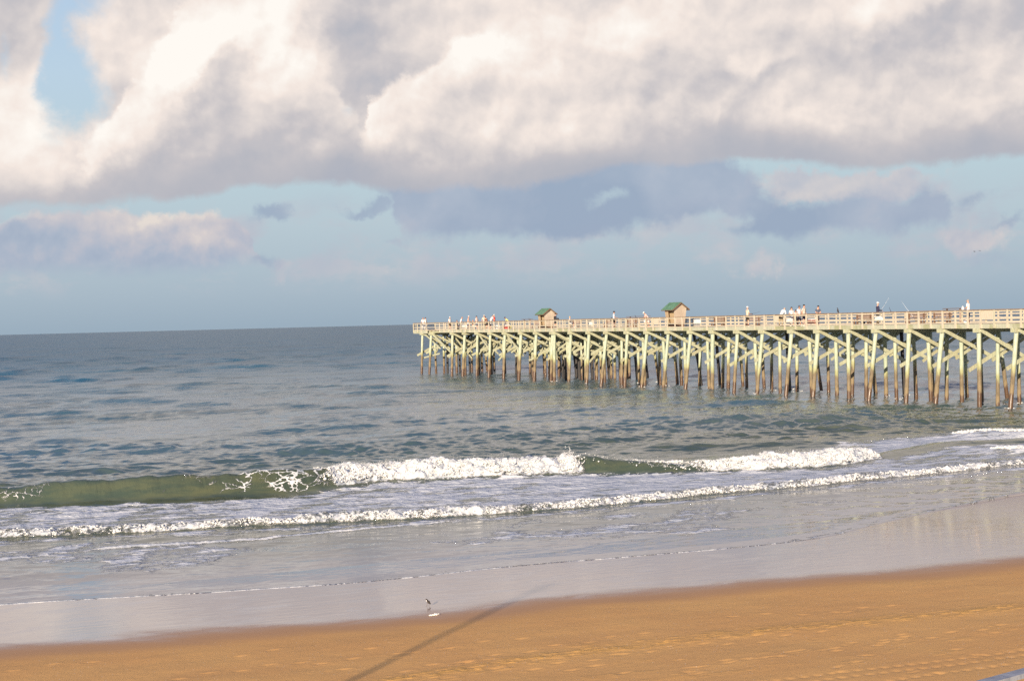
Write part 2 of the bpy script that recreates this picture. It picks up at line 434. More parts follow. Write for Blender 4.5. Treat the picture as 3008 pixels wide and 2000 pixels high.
    put(b, 'Normal', bump(h, 0.9, 1.0))
    o = grid_mesh('beach', X, Y, Z, {'dry': dry, 'film': film, 'rough': rough}, m)
    o['kind'] = 'structure'
    return o
build_beach()

# ------------------------------------------------------------------ sea
Yc_bore = line_of([(0, 1590), (320, 1578), (640, 1562), (950, 1548), (1276, 1531), (1595, 1510), (1910, 1480), (2230, 1448), (2550, 1418), (2806, 1392), (3008, 1370)], 0.0)
Yb0 = line_of([(0, 1482), (190, 1478), (380, 1471), (770, 1458), (1000, 1440), (1100, 1427), (1400, 1412), (1716, 1400), (1850, 1392), (2100, 1390), (2350, 1384), (2500, 1374), (2600, 1350), (2800, 1310), (3008, 1300)], 0.0)
# breaker height and whiteness along the photo's x
BR_X = [0, 190, 380, 900, 1010, 1200, 1650, 1705, 1780, 1930, 2060, 2140, 2360, 2440, 2500, 3008]
BR_H = [0.70, 0.85, 0.98, 0.98, 0.95, 0.84, 0.72, 0.85, 0.72, 0.34, 0.45, 0.66, 0.56, 0.50, 0.15, 0.1]
BR_W = [0.0, 0.0, 0.0, 0.10, 0.98, 1.0, 1.0, 0.10, 0.06, 0.25, 0.9, 1.0, 1.0, 0.95, 0.1, 0.0]
bxs = np.array([at_z(x, np.interp(x, [0, 1500, 3008], [1470, 1405, 1300]), 0).x for x in BR_X])
def brk_h(x): return np.interp(x, bxs, BR_H)
def brk_w(x): return np.interp(x, bxs, BR_W)
HUMPS = [  # photo x0, x1, base y, height, white
    (-40, 330, 1222, 0.62, 0.0), (250, 540, 1186, 0.60, 0.0), (520, 720, 1192, 0.50, 0.0), (-60, 140, 1176, 0.4, 0.0),
    (760, 1180, 1137, 0.42, 0.0), (990, 1430, 1158, 0.45, 0.1), (1160, 1580, 1272, 0.42, 0.0), (880, 1160, 1332, 0.30, 0),
    (1900, 2560, 1245, 0.46, 0.0), (2350, 2960, 1262, 0.30, 0.2), (1840, 2220, 1322, 0.36, 0.05), (2180, 2560, 1316, 0.34, 0.0),
    (60, 330, 1300, 0.26, 0), (300, 520, 1328, 0.30, 0), (2840, 3300, 1291, 0.50, 1.0), (2960, 3300, 1336, 0.3, 1.0),
    (1330, 1700, 1106, 0.35, 0), (300, 900, 1062, 0.4, 0), (1500, 2300, 1090, 0.35, 0), (1700, 2500, 1150, 0.3, 0), (60, 480, 1120, 0.45, 0)]
BORE_H = 0.26
LACE = {}
WL = None
def sea_height(X, Y, lod):
    """height, foam zone, solid foam, churn for ground points"""
    global WL
    s = Y - Ye(X)
    deep = ss(s, 1.0, 40)
    z = np.zeros_like(X)
    # wind sea: many directional components
    if WL is None:
        rng = np.random.default_rng(5); WL = []
        for i in range(96):
            lam = 0.55 * (22 / 0.55) ** (rng.uniform(0, 1) ** 1.35)
            th = rng.normal(-math.pi / 2 - 0.22, 0.62 if lam < 1.6 else 0.34)
            WL.append((lam, th, rng.uniform(0, 6.28), rng.uniform(0.6, 1.3)))
    gx = X + 0.8 * fbm(X * 0.12, Y * 0.12, 3, 40); gy = Y + 1.2 * fbm(X * 0.08 + 9, Y * 0.10, 3, 41)
    chop = np.zeros_like(X)
    group = 0.35 + 1.9 * np.clip(fbm(X * 0.05, Y * 0.13, 4, 50) + 0.5, 0, 1) ** 1.6
    for lam, th, ph, am in WL:
        k = 2 * math.pi / lam
        a = (0.0049 if lam < 3.2 else 0.0036) * min(lam, 5.5 + 0.25 * max(0, lam - 5.5)) * am
        if 2.0 < lam < 12: a = a * (1 + 1.1 * ss(s, 90, 260))
        w = np.clip(lam / (lod * 2.2) - 0.35, 0, 1)
        if lam < 9:
            d = (0.22 + 0.78 * ss(s, 14, 34)) * np.clip(0.25 + s / 10, 0, 1)
        else:
            d = ss(s, 20, 60)
        arg = k * (gx * math.cos(th) + gy * math.sin(th)) + ph
        c = np.cos(arg)
        chop += a * w * d * (c + 0.34 * np.cos(2 * arg))
    z += chop * group
    # swells
    hum_w = np.zeros_like(X)
    for x0, x1, by, h, wt in HUMPS:
        A = at_z(x0, by + (x0 - x1) * -0.012, 0); B = at_z(x1, by - (x1 - x0) * 0.012, 0)
        cx_, cy_ = (A.x + B.x) / 2, (A.y + B.y) / 2; L = max(3.0, (B - A).length / 2)
        m = (np.abs(Y - cy_) < 16) & (np.abs(X - cx_) < L * 2.2)
        if not m.any(): continue
        xx = X[m]; yy = Y[m]
        env = np.exp(-((xx - cx_) / (L * 0.8)) ** 4)
        c = cy_ + (B.y - A.y) / (B.x - A.x + 1e-6) * (xx - cx_) + 0.9 * fbm(xx * 0.16, xx * 0, 3, int(abs(x0)) + 3)
        dd = yy - c - 1.1
        prof = np.where(dd < 0, np.exp(-(dd / 1.15) ** 2), np.exp(-(dd / 3.4) ** 2))
        lump = 0.75 + 0.6 * fbm(xx * 0.4, yy * 0.2, 3, 77)
        z[m] += 0.90 * h * env * prof * lump - 0.05 * env * np.exp(-((dd + 2.4) / 1.2) ** 2)
        hum_w[m] = np.maximum(hum_w[m], wt * env * ss(prof, 0.45, 0.9) * (dd < 0.6))
    # plunging breaker
    wob = 0.55 * fbm(X * 0.22, X * 0, 3, 60)
    Yb = Yb0(X) + wob
    H = brk_h(X) * (0.93 + 0.34 * fbm(X * 0.5, X * 0, 3, 61) + 0.16 * fbm(X * 2.2, X * 0, 3, 62)); W = brk_w(X)
    face = 0.62 + 0.42 * W
    dd = Y - (Yb + 0.05 + face * 1.12)
    prof = np.where(dd < 0, np.exp(-(np.abs(dd) / face) ** 2.4), np.exp(-(dd / 3.0) ** 1.7 * (dd > 0)))
    z = z * (1 - 0.7 * ss(prof, 0.1, 0.6) * (dd < 0.5)) + H * prof - 0.10 * np.exp(-((Y - Yb + 0.8) / 1.0) ** 2) * (1 - W)
    onface = ss(prof, 0.06, 0.30) * (dd < 0.35)
    # the spilled bore in front
    Yo = Yc_bore(X) + 0.35 * fbm(X * 0.45, X * 0, 3, 70)
    d2 = Y - (Yo + 0.55)
    hb = BORE_H * (0.85 + 0.5 * fbm(X * 0.9, X * 0, 3, 71)) * np.interp(X, [0, 6, 30, 45, 60], [1.15, 1.15, 1.0, 0.75, 0.6])
    p2 = np.where(d2 < 0, np.exp(-(np.abs(d2) / 0.42) ** 2.2), np.exp(-(d2 / 1.5) ** 1.6 * (d2 > 0)))
    z += hb * p2
    z = z + 0.06 * ss(s, 0.0, 10)
    # foam bookkeeping
    between = ss(Y - Yo, 0.2, 1.2) * ss(Yb + 0.3 - 1.7 * (1 - W) * ss(18 - X, -4, 4) - Y, -0.6, 1.2)
    right = ss(X, 34, 50)
    zone = between * (0.58 - 0.22 * ss(fbm(X * 0.25, Y * 0.35, 3, 80), 0.0, 0.25))
    pat = np.exp(-((X - 34) / 9) ** 2) * 0.35
    zone = np.maximum(zone, between * (0.46 + 0.5 * fbm(X * 0.3, Y * 0.8, 3, 81)) + pat * between)
    zone = np.maximum(zone, 0.74 * ss(Yb + 5.0 - Y, -3, 2) * ss(Y - Yb, -1, 1) * right)
    solid = onface * ss(W, 0.15, 0.75)
    solid = np.maximum(solid, ss(p2, 0.04, 0.40) * (d2 < 0.35) * (0.62 + 0.5 * fbm(X * 1.2, Y * 2, 3, 72)))
    lace = np.exp(-((X - bxs[3] + 1.0) / 2.6) ** 2) * onface * 1.1 + np.exp(-((X - bxs[0] - 1.0) / 2.5) ** 2) * onface * 0.42
    lace = np.maximum(lace, 0.40 * onface * ss(fbm(X * 0.35, X * 0, 3, 67), 0.0, 0.2))
    lace = lace * (0.55 + 0.9 * ss(fbm(X * 0.8, Y * 2.0, 3, 66), -0.1, 0.15))
    lace = np.maximum(lace, np.exp(-((X - bxs[9]) / 3.5) ** 2) * ss(prof, 0.3, .8) * 0.8)
    zone = zone * (1 - onface)
    zone = np.maximum(zone, hum_w * 0.9)
    # thin secondary line before the bore, left part
    l2 = line_of([(300, 1618), (500, 1605), (640, 1597), (800, 1585), (1000, 1566), (1200, 1548)], 0.0)(X) + 0.3 * fbm(X * 0.8, X * 0, 3, 90)
    e2 = np.exp(-((Y - l2) / 0.16) ** 2) * ss(X, 8.0, 9.5) * ss(X, 24, 19)
    z += 0.07 * np.exp(-((Y - l2 - 0.15) / 0.25) ** 2) * ss(X, 8.0, 9.5) * ss(X, 24, 19)
    solid = np.maximum(solid, e2 * 0.85)
    # older foam drifting on the shallow wash
    zone = np.maximum(zone, 0.42 * ss(s, 1, 6) * ss(Yo - Y, 0.3, 2.5) * ss(fbm(X * 0.2, Y * 0.3, 3, 95), -0.05, 0.2))
    zone = np.maximum(zone, 0.50 * ss(Yo - Y, -0.2, .6) * ss(Y - Yo, -2.2, -0.4))
    # swash lip
    lipn = 0.55 + 0.9 * fbm(X * 0.9, X * 0, 4, 99)
    lip = np.exp(-(s / 0.10) ** 2) * np.clip(lipn + 0.25, 0.15, 1) * ss(X, 31, 25)
    lip = np.maximum(lip, ss(fbm(X * 3, s * 6, 3, 44), 0.02, 0.2) * np.exp(-((s - .18) / 0.25) ** 2) * (0.25 + 0.5 * ss(X, 24, 30)))
    z += 0.018 * np.exp(-((s - 0.10) / 0.12) ** 2)
    solid = np.maximum(solid, lip)
    shal = np.exp(-np.maximum(s, 0) / 9.0)
    lump = solid * (ss(W, .2, .8) * onface + ss(p2, .15, .5) * (d2 < .6))
    LACE['v'] = np.clip(lace, 0, 1)
    return z, np.clip(zone, 0, 1), np.clip(solid, 0, 1), shal, s, lump

def build_sea():
    rows = [0.0]
    d = 0.030
    while rows[-1] < 27.0:
        rows.append(rows[-1] + d); d = min(0.062, d * 1.02)
    d = 0.062
    while rows[-1] < 9000:
        rows.append(rows[-1] + d); d *= 1.0105
    r = np.array(rows); n = 1020
    base = 41.6
    Yg = base + r
    X = fan_x(Yg, n)
    e = Ye(X)
    Y = e * np.exp(-r / 12)[:, None] + (base * (1 - np.exp(-r / 12)) + r)[:, None] - 0 * e
    Y = np.where(Y < e, e, Y)
    lod = np.maximum(np.gradient(r)[:, None], np.hypot(X, Y) * 0.0004 + 0.03) * np.ones_like(X)
    Z, zone, solid, shal, s, lump = sea_height(X, Y, lod)
    lace = LACE['v'].copy()
    # churned whitewater gets real lumps
    nz = fbm(X * 2.6, Y * 3.0 + Z * 3, 4, 120, 0.6)
    Z = Z + lump * np.clip(nz * 0.55 + 0.04, -0.10, 0.34)
    X2 = X + lump * fbm(X * 3, Y * 3, 3, 130) * 0.3
    Y2 = Y + lump * fbm(X * 3 + 5, Y * 3, 3, 131) * 0.5
    # never below the sand near the edge
    sb = sand_base(X, Y)
    Z = np.maximum(Z + 0.0, sb + 0.012 + 0.03 * ss(s, 0, 1))
    Z[0] = sb[0] - 0.01
    Z = Z - (Y ** 2 + X ** 2) / (2 * 6371000.0)
    m, b = mat('sea water')
    P = geopos(); zn = attr('zone'); so_ = attr('solid'); sh = attr('shallow'); far = attr('far')
    Ps = vec('MULTIPLY', P, (0.55, 1.0, 0.8))
    wpn = noise(Ps, 1.3, 4, 0.6, out=1)
    Pw = vec('ADD', Ps, vec('SCALE', wpn, scale=0.9))
    cells = voro(Pw, 1.15); cells2 = voro(Pw, 3.1)
    fn = noise(Ps, 1.1, 6, 0.62); fn2 = noise(P, 5.5, 5, 0.65)
    pattern = clamp01(cells * 0.75 + cells2 * 0.40 + (fn - 0.5) * 1.3 + 0.0)
    foam = sstep(pattern + zn * 1.25 - 1.10, -0.06, 0.20) * sstep(zn, 0.02, 0.15)
    foam = mx(foam, sstep(so_ + (fn2 - 0.5) * 1.3, 0.26, 0.66))
    la = attr('lace')
    fedge = voro(vec('ADD', vec('MULTIPLY', P, (0.8, 1.0, 1.6)), vec('SCALE', wpn, scale=1.4)), 2.1, feature='DISTANCE_TO_EDGE')
    fil = sstep(fedge, 0.12, 0.015)
    foam = mx(foam, sstep(fil * la + (fn - 0.5) * 0.6, 0.42, 0.62))
    foam = mx(foam, sstep(fil * sstep(zn, 0.12, 0.4) + (fn - 0.5) * 1.0, 0.62, 0.85) * 0.8)
    # water body: green-grey offshore, sandy near the beach
    deepc = (0.022, 0.118, 0.175, 1); midc = (0.080, 0.088, 0.045, 1); shc = (0.27, 0.25, 0.25, 1)
    midc = mixc(sstep(noise(vec('MULTIPLY', P, (0.5, 1.2, 3.0)), 0.9, 4, 0.6), 0.35, 0.65), (0.052, 0.066, 0.042, 1), (0.092, 0.098, 0.048, 1))
    body = mixc(sstep(far, 0.13, 0.30), midc, (0.072, 0.125, 0.145, 1))
    body = mixc(sstep(far, 0.30, 0.75), body, deepc)
    body = mixc(sstep(noise(P, 0.045, 3, 0.5), 0.35, 0.65) * 0.35, body, (0.05, 0.085, 0.07, 1))
    body = mixc(sstep(sh, 0.15, 0.85), body, shc)
    foamc = mixc(sstep(fn * 0.5 + fn2 * 0.5, 0.38, 0.62), (0.40, 0.43, 0.46, 1), (0.72, 0.71, 0.69, 1))
    veil = clamp01(zn * 0.55) 
    col = mixc(veil * sstep(fn, 0.3, 0.6), body, (0.42, 0.44, 0.44, 1))
    put(b, 'Base Color', mixc(foam, col, foamc))
    put(b, 'Roughness', mixf(foam, mixf(sstep(far, 0.22, 0.98), 0.055, 0.38), 0.75))
    put(b, 'IOR', 1.34); put(b, 'Specular IOR Level', mixf(foam, 1.0, 0.25))
    rp = vec('MULTIPLY', P, (0.75, 1.25, 1.0))
    h = noise(rp, 2.3, 5, 0.60, 0.5) * mixf(far, 0.010, 0.09) * mixf(sstep(sh, 0.1, 0.9), 1.0, 0.30)
    lf = vec('MULTIPLY', P, (0.45, 1.0, 1.0))
    h = h + noise(lf, 0.16, 5, 0.62, 0.3) * mixf(far, 0.03, 1.1) + noise(rp, 0.75, 3, 0.6, 0.2) * mixf(sstep(sh, 0.1, 0.9), 0.022, 0.026)
    h = h + foam * (fn2 * 0.035 + noise(P, 1.7, 3, 0.55) * 0.16 + 0.03)
    wx_, wy_, wz_ = sep(P)
    h = h + noise(vec('MULTIPLY', P, (2.4, 1.6, 0.7)), 1.3, 5, 0.62, 0.4) * sstep(wz_, 0.12, 0.45) * 0.075
    put(b, 'Normal', bump(h, 1.0, 1.0))
    farv = 1 - np.exp(-np.maximum(s, 0) / 160)
    o = grid_mesh('sea', X2, Y2, Z, {'lace': lace, 'zone': zone, 'solid': solid, 'shallow': shal, 'far': farv}, m)
    o['kind'] = 'structure'
    return m
build_sea()

# ------------------------------------------------------------------ froth of the broken waves: countless small lumps and droplets
def build_froth():
    rng = np.random.default_rng(19)
    ico = bmesh.new(); bmesh.ops.create_icosphere(ico, subdivisions=2, radius=1.0)
    v0 = np.array([v.co[:] for v in ico.verts]); f0 = np.array([[v.index for v in f.verts] for f in ico.faces]); ico.free()
    ico = bmesh.new(); bmesh.ops.create_icosphere(ico, subdivisions=1, radius=1.0)
    v1 = np.array([v.co[:] for v in ico.verts]); f1 = np.array([[v.index for v in f.verts] for f in ico.faces]); ico.free()
    V = []; Fc = []; n = 0
    def add(px, py, pz, rad, hi):
        nonlocal n
        vv, ff = (v0, f0) if hi else (v1, f1)
        k = len(px)
        sc = rad[:, None, None] * np.stack([rng.uniform(.8, 1.5, k), rng.uniform(.7, 1.1, k), rng.uniform(.7, 1.1, k)], -1)[:, None, :]
        pts = vv[None] * sc * (1 + 0.25 * rng.normal(size=(k, len(vv), 1)).clip(-1, 1) * (1 if hi else .5))
        pts += np.stack([px, py, pz], -1)[:, None, :]
        V.append(pts.reshape(-1, 3))
        Fc.append((ff[None] + (np.arange(k) * len(vv))[:, None, None] + n).reshape(-1, 3)); n += k * len(vv)
    # breaker
    N = 95000
    X = rng.uniform(bxs[3], bxs[13] + .5, N); W = brk_w(X)
    keep = rng.uniform(0, 1, N) < W ** 2; X = X[keep]; W = W[keep]
    t = rng.uniform(0, 1, len(X)) ** 0.8
    Yb = Yb0(X) + 0.55 * fbm(X * 0.22, X * 0, 3, 60)
    Y = Yb + 0.1 + 1.25 * t
    z, zo, so1, _, _, _ = sea_height(X, Y, np.full_like(X, 0.05))
    bill = np.clip(fbm(X * 1.6, t * 2.2, 4, 150, 0.65) + 0.22, 0, 1)
    kk = rng.uniform(0, 1, len(X)) < 0.35 + bill
    X, Y, z, bill, t = X[kk], Y[kk], z[kk], bill[kk], t[kk]
    rad = rng.gamma(1.6, 0.012, len(X)).clip(0.006, 0.075)
    add(X, Y - bill * 0.25, z + bill * 0.28 - 0.02, rad, False)
    # spray over the crest
    N = 16000
    X = rng.uniform(bxs[4] - .6, bxs[13] + .4, N); X = X[rng.uniform(0, 1, N) < brk_w(X)]
    Y = Yb0(X) + 0.55 * fbm(X * 0.22, X * 0, 3, 60) + rng.uniform(0.7, 1.6, len(X))
    plume = 0.35 + 1.1 * np.clip(fbm(X * 1.3, X * 0, 3, 160) + .2, 0, 1)
    z = brk_h(X) * 0.95 + rng.exponential(0.085, len(X)) * plume
    add(X, Y, z, rng.uniform(0.004, 0.013, len(X)), False)
    # plume where the lip lands, right of the white section
    xx = bxs[6] + rng.normal(0.25, 0.30, 500)
    add(xx, Yb0(xx) + 1.2 + rng.normal(0, .2, 500), 0.72 + np.abs(rng.normal(0, .28, 500)) * np.exp(-((xx - bxs[6] - .35) / .25) ** 2), rng.uniform(.006, .022, 500), False)
    # bore
    N = 70000
    X = rng.uniform(-1, 62, N); t = rng.uniform(0, 1, N)
    Yo = Yc_bore(X) + 0.35 * fbm(X * 0.45, X * 0, 3, 70)
    Y = Yo + 0.10 + 0.8 * t
    z, _, _, _, _, _ = sea_height(X, Y, np.full_like(X, 0.05))
    bill = np.clip(fbm(X * 2.2, t * 2, 4, 170, 0.65) + 0.15, 0, 1)
    kk = rng.uniform(0, 1, len(X)) < (0.02 + bill * 1.0) * np.where(t > .5, .35, 1)
    X, Y, z, bill = X[kk], Y[kk], z[kk], bill[kk]
    add(X, Y, z + bill * 0.14 - 0.01, rng.gamma(2.0, 0.011, len(X)).clip(0.007, 0.055), False)
    # far right breakers
    for (x0, x1, by, hh) in ((2850, 3100, 1289, .42), (2970, 3150, 1335, .22), (1880, 2010, 1378, .2)):
        A = at_z(x0, by, 0); B = at_z(x1, by - (x1 - x0) * .02, 0)
        u = rng.uniform(0, 1, 2600); X = A.x + (B.x - A.x) * u; Y = A.y + (B.y - A.y) * u + rng.uniform(0.1, 1.5, 2600)
        z, _, _, _, _, _ = sea_height(X, Y, np.full_like(X, 0.05))
        bill = np.clip(fbm(X * 1.6, Y * 2, 4, 180) + .2, 0, 1)
        kk = rng.uniform(0, 1, len(X)) < bill * 1.4
        add(X[kk], Y[kk], z[kk] + bill[kk] * .12, rng.gamma(2.0, 0.022, kk.sum()).clip(.012, .1), False)
    V = np.concatenate(V).astype(np.float32); Fc = np.concatenate(Fc).astype(np.int32)
    me = bpy.data.meshes.new('sea_foam')
    me.vertices.add(len(V)); me.vertices.foreach_set('co', V.ravel())
    me.loops.add(Fc.size); me.loops.foreach_set('vertex_index', Fc.ravel())
    me.polygons.add(len(Fc)); me.polygons.foreach_set('loop_start', np.arange(0, Fc.size, 3, dtype=np.int32))
    me.polygons.foreach_set('use_smooth', np.full(len(Fc), True)); me.update(calc_edges=True)
    m, b = mat('white froth')
    fp_ = geopos(); put(b, 'Base Color', mixc(sstep(noise(fp_, 3.2, 4, 0.6), 0.36, 0.62), (0.50, 0.51, 0.50, 1), (0.72, 0.71, 0.69, 1))); put(b, 'Roughness', 0.7)
    put(b, 'Subsurface Weight', 0.0)
    me.materials.append(m)
    o = bpy.data.objects.new('sea_foam', me); COL.objects.link(o); o['kind'] = 'stuff'
    o['label'] = 'white froth and spray tumbling off the breaking waves'; o['category'] = 'foam'
build_froth()

# ------------------------------------------------------------------ mesh parts
class MB:
    """collects boxes and tubes and links them as one mesh object"""
    def __init__(s): s.bm = bmesh.new()
    def box(s, a, b, mi=0):
        a = Vector(a); b = Vector(b)
        vs = [s.bm.verts.new((x, y, z)) for x in (a.x, b.x) for y in (a.y, b.y) for z in (a.z, b.z)]
        for f in ((0, 1, 3, 2), (4, 6, 7, 5), (0, 4, 5, 1), (2, 3, 7, 6), (0, 2, 6, 4), (1, 5, 7, 3)):
            fc = s.bm.faces.new([vs[i] for i in f]); fc.material_index = mi
        return s
    def plank(s, p, q, w, t, side, mi=0, up=None):
        """board from p to q, w wide across, t thick along `side`"""
        p = Vector(p); q = Vector(q); d = (q - p).normalized(); n = Vector(side).normalized()
        c = d.cross(n).normalized() * (w / 2); n = n * (t / 2)
        vs = [s.bm.verts.new(o + i * c + j * n) for o in (p, q) for i, j in ((-1, -1), (1, -1), (1, 1), (-1, 1))]
        for f in ((0, 1, 2, 3), (7, 6, 5, 4), (0, 4, 5, 1), (1, 5, 6, 2), (2, 6, 7, 3), (3, 7, 4, 0)):
            fc = s.bm.faces.new([vs[i] for i in f]); fc.material_index = mi
        return s
    def tube(s, pts, radii, n=10, mi=0, cap=True, smooth=True):
        rings = []
        pts = [Vector(p) for p in pts]
        for i, p in enumerate(pts):
            d = (pts[min(i + 1, len(pts) - 1)] - pts[max(i - 1, 0)]).normalized()
            u = d.orthogonal().normalized() if abs(d.z) < 0.95 else (Vector((1, 0, 0)) - d * d.x).normalized()
            v = d.cross(u)
            rings.append([s.bm.verts.new(p + (u * math.cos(k * 2 * math.pi / n) + v * math.sin(k * 2 * math.pi / n)) * radii[i]) for k in range(n)])
        for a, b in zip(rings, rings[1:]):
            for k in range(n):
                f = s.bm.faces.new((a[k], a[(k + 1) % n], b[(k + 1) % n], b[k])); f.material_index = mi; f.smooth = smooth
        if cap:
            for r, rev in ((rings[0], True), (rings[-1], False)):
                f = s.bm.faces.new(r[::-1] if rev else r); f.material_index = mi
        return s
    def ball(s, c, r, mi=0, sub=2, rot=None):
        g = bmesh.ops.create_icosphere(s.bm, subdivisions=sub, radius=1.0)
        mt = Matrix.Translation(Vector(c)) @ ((rot.to_matrix() if isinstance(rot, Euler) else rot).to_4x4() if rot else Matrix()) @ Matrix.Diagonal((*((r, r, r) if isinstance(r, (int, float)) else r), 1))
        bmesh.ops.transform(s.bm, matrix=mt, verts=g['verts'])
        for v in g['verts']:
            for f in v.link_faces: f.material_index = mi; f.smooth = True
        return s
    def poly(s, pts, mi=0):
        f = s.bm.faces.new([s.bm.verts.new(Vector(p)) for p in pts]); f.material_index = mi; return s
    def build(s, name, mats, parent=None, loc=None):
        bmesh.ops.recalc_face_normals(s.bm, faces=s.bm.faces[:])
        me = bpy.data.meshes.new(name); s.bm.to_mesh(me); s.bm.free()
        for m in (mats if isinstance(mats, (list, tuple)) else [mats]): me.materials.append(m)
        o = bpy.data.objects.new(name, me); COL.objects.link(o)
        if parent is not None: o.parent = parent
        if loc is not None: o.location = loc
        return o
def thing(name, label, cat, loc=(0, 0, 0), rz=0.0, group=None):
    o = bpy.data.objects.new(name, None); COL.objects.link(o); o.location = loc; o.rotation_euler = (0, 0, rz)
    o['label'] = label; o['category'] = cat
    if group: o['group'] = group
    return o
def tag(o, label, cat, group=None):
    o['label'] = label; o['category'] = cat
    if group: o['group'] = group
    return o

# ------------------------------------------------------------------ timber materials
def wood(name, c1, c2, c3, zones=False, stain=0.3):
    m, b = mat(name)
    P = geopos()
    n = E.nt.nodes.new('ShaderNodeObjectInfo'); rnd = E(n.outputs['Random'])
    Pr = vec('ADD', P, comb(rnd * 7.0, rnd * 3.0, rnd * 11.0))
    g = noise(vec('MULTIPLY', Pr, (6, 6, 1.2)), 1.6, 5, 0.65)
    bl = noise(Pr, 0.9, 4, 0.6)
    c = mixc(sstep(g, 0.35, 0.68), c1, c2)
    c = mixc(sstep(bl + (rnd - 0.5) * 0.25, 0.48, 0.66) * stain, c, c3)
    if zones:
        x, y, z = sep(P)
        zn = z + (noise(vec('MULTIPLY', Pr, (4, 4, 0.8)), 1.0, 4, 0.6) - 0.5) * 1.3 + (rnd - 0.5) * 1.0
        alg = sstep(zn, 2.95, 2.45)
        c = mixc(alg * 0.55, c, (0.30, 0.27, 0.055, 1))
        brown = mixc(sstep(g, 0.3, 0.7), (0.140, 0.105, 0.062, 1), (0.24, 0.190, 0.120, 1))
        c = mixc(sstep(zn, 2.50, 1.95), c, brown)
        c = mixc(sstep(zn, 1.35, 1.15) * 0.6, c, (0.27, 0.20, 0.11, 1))
        c = mixc(sstep(zn, 0.85, 0.55), c, (0.105, 0.062, 0.038, 1))
        put(b, 'Roughness', mixf(sstep(zn, 0.9, 0.4), 0.8, 0.3))
    else:
        put(b, 'Roughness', 0.82)
    put(b, 'Base Color', c)
    put(b, 'Normal', bump(g + noise(P, 22, 3, 0.6) * 0.4, 0.5, 0.02))
    return m
M_PILE = wood('green treated pile', (0.36, 0.41, 0.29, 1), (0.52, 0.55, 0.43, 1), (0.27, 0.35, 0.26, 1), True)
M_TAR = wood('tarred pile', (0.035, 0.035, 0.040, 1), (0.06, 0.05, 0.045, 1), (0.10, 0.09, 0.06, 1), False)
M_BEAM = wood('green treated beam', (0.38, 0.39, 0.27, 1), (0.50, 0.50, 0.36, 1), (0.31, 0.26, 0.14, 1))
M_FASC = wood('pale green fascia', (0.38, 0.39, 0.29, 1), (0.49, 0.48, 0.37, 1), (0.29, 0.29, 0.15, 1), stain=0.7)
M_POST = wood('pale rail timber', (0.48, 0.42, 0.32, 1), (0.60, 0.53, 0.42, 1), (0.42, 0.42, 0.29, 1), stain=0.5)
M_CAPR = wood('brown weathered rail cap', (0.20, 0.13, 0.085, 1), (0.32, 0.21, 0.13, 1), (0.28, 0.22, 0.13, 1))
M_DECK = wood('grey deck boards', (0.30, 0.22, 0.17, 1), (0.42, 0.33, 0.27, 1), (0.22, 0.14, 0.10, 1))
M_HUTW = wood('pinkish plywood', (0.42, 0.35, 0.27, 1), (0.52, 0.44, 0.35, 1), (0.42, 0.33, 0.25, 1), stain=0.6)
M_HUTI = wood('orange inner boards', (0.38, 0.28, 0.17, 1), (0.46, 0.35, 0.23, 1), (0.44, 0.34, 0.20, 1))
M_TRIM = wood('dark brown trim', (0.13, 0.075, 0.045, 1), (0.19, 0.11, 0.07, 1), (0.10, 0.06, 0.04, 1))
def plain(name, c, rough=0.6, var=0.12, **kw):
    m, b = mat(name); P = objco()
    n = noise(P, 7.0, 4, 0.6)
    dark = tuple(v * (1 - var * 2) for v in c[:3]) + (1,)
    put(b, 'Base Color', mixc(sstep(n, 0.3, 0.7), dark, tuple(c[:3]) + (1,)))
    put(b, 'Roughness', rough)
    for k, v in kw.items(): put(b, k, v)
    return m
m_, b_ = mat('green ribbed metal roof')
P_ = objco(); E.nt = m_.node_tree
put(b_, 'Base Color', mixc(sstep(noise(P_, 4, 4, .6), .35, .65), (0.085, 0.175, 0.105, 1), (0.14, 0.26, 0.17, 1))); put(b_, 'Roughness', 0.5)
M_ROOF = m_

# ------------------------------------------------------------------ the fishing pier
XN = 77.6; DECK = 6.04; CAPB = 5.43; FB = 5.72; RT = 7.09
POSTPX = [1215.5, 1227.5, 1238, 1253] + [1180 + v / 4.718 for v in (530, 590, 650, 705, 765, 825, 885, 945, 1010, 1075, 1145, 1213, 1285, 1350, 1415, 1485, 1555, 1630, 1700, 1775, 1845, 1920)] \
    + [1600 + v / 4.718 for v in (20, 100, 180, 260, 345, 430, 510, 595, 680, 768, 855, 945, 1040, 1130, 1220, 1315, 1410, 1510, 1610, 1710, 1815, 1915, 2020)] \
    + [2050 + v / 4.612 for v in (130, 260, 390, 515, 640, 775, 910, 1045, 1185, 1330, 1480, 1625, 1780, 1935, 2095)] \
    + [2500 + v / 4.126 for v in (145, 275, 410, 550, 690, 830, 975, 1120, 1275, 1425, 1580, 1745, 1905, 2070)]
POSTY = [pier_y(x, XN) for x in POSTPX]
while POSTY[-1] > 66: POSTY.append(POSTY[-1] - 1.42)
BENTPX = [1180 + v / 4.718 for v in (395, 690, 860, 1035, 1215, 1415, 1640, 1850, 2075)] + [1600 + v / 4.718 for v in (120, 350, 600, 845, 1130, 1405, 1700, 2010, 2310)] \
    + [2050 + v / 4.612 for v in (520, 860, 1255, 1610, 2020)] + [2500 + v / 4.126 for v in (290, 690, 1090, 1530, 1990)]
BENTY = [pier_y(1238, XN)] + [pier_y(x, XN) for x in BENTPX]
while BENTY[-1] > 67: BENTY.append(BENTY[-1] - 3.75)
YE = POSTY[0] + 0.1; YS = 62.0
WID = 5.8; HEADW = 9.6
Y_HEAD = pier_y(1690, XN)
pier = thing('fishing_pier', 'long wooden fishing pier on green and brown piles running out from the right', 'pier', (XN, YS, 0))
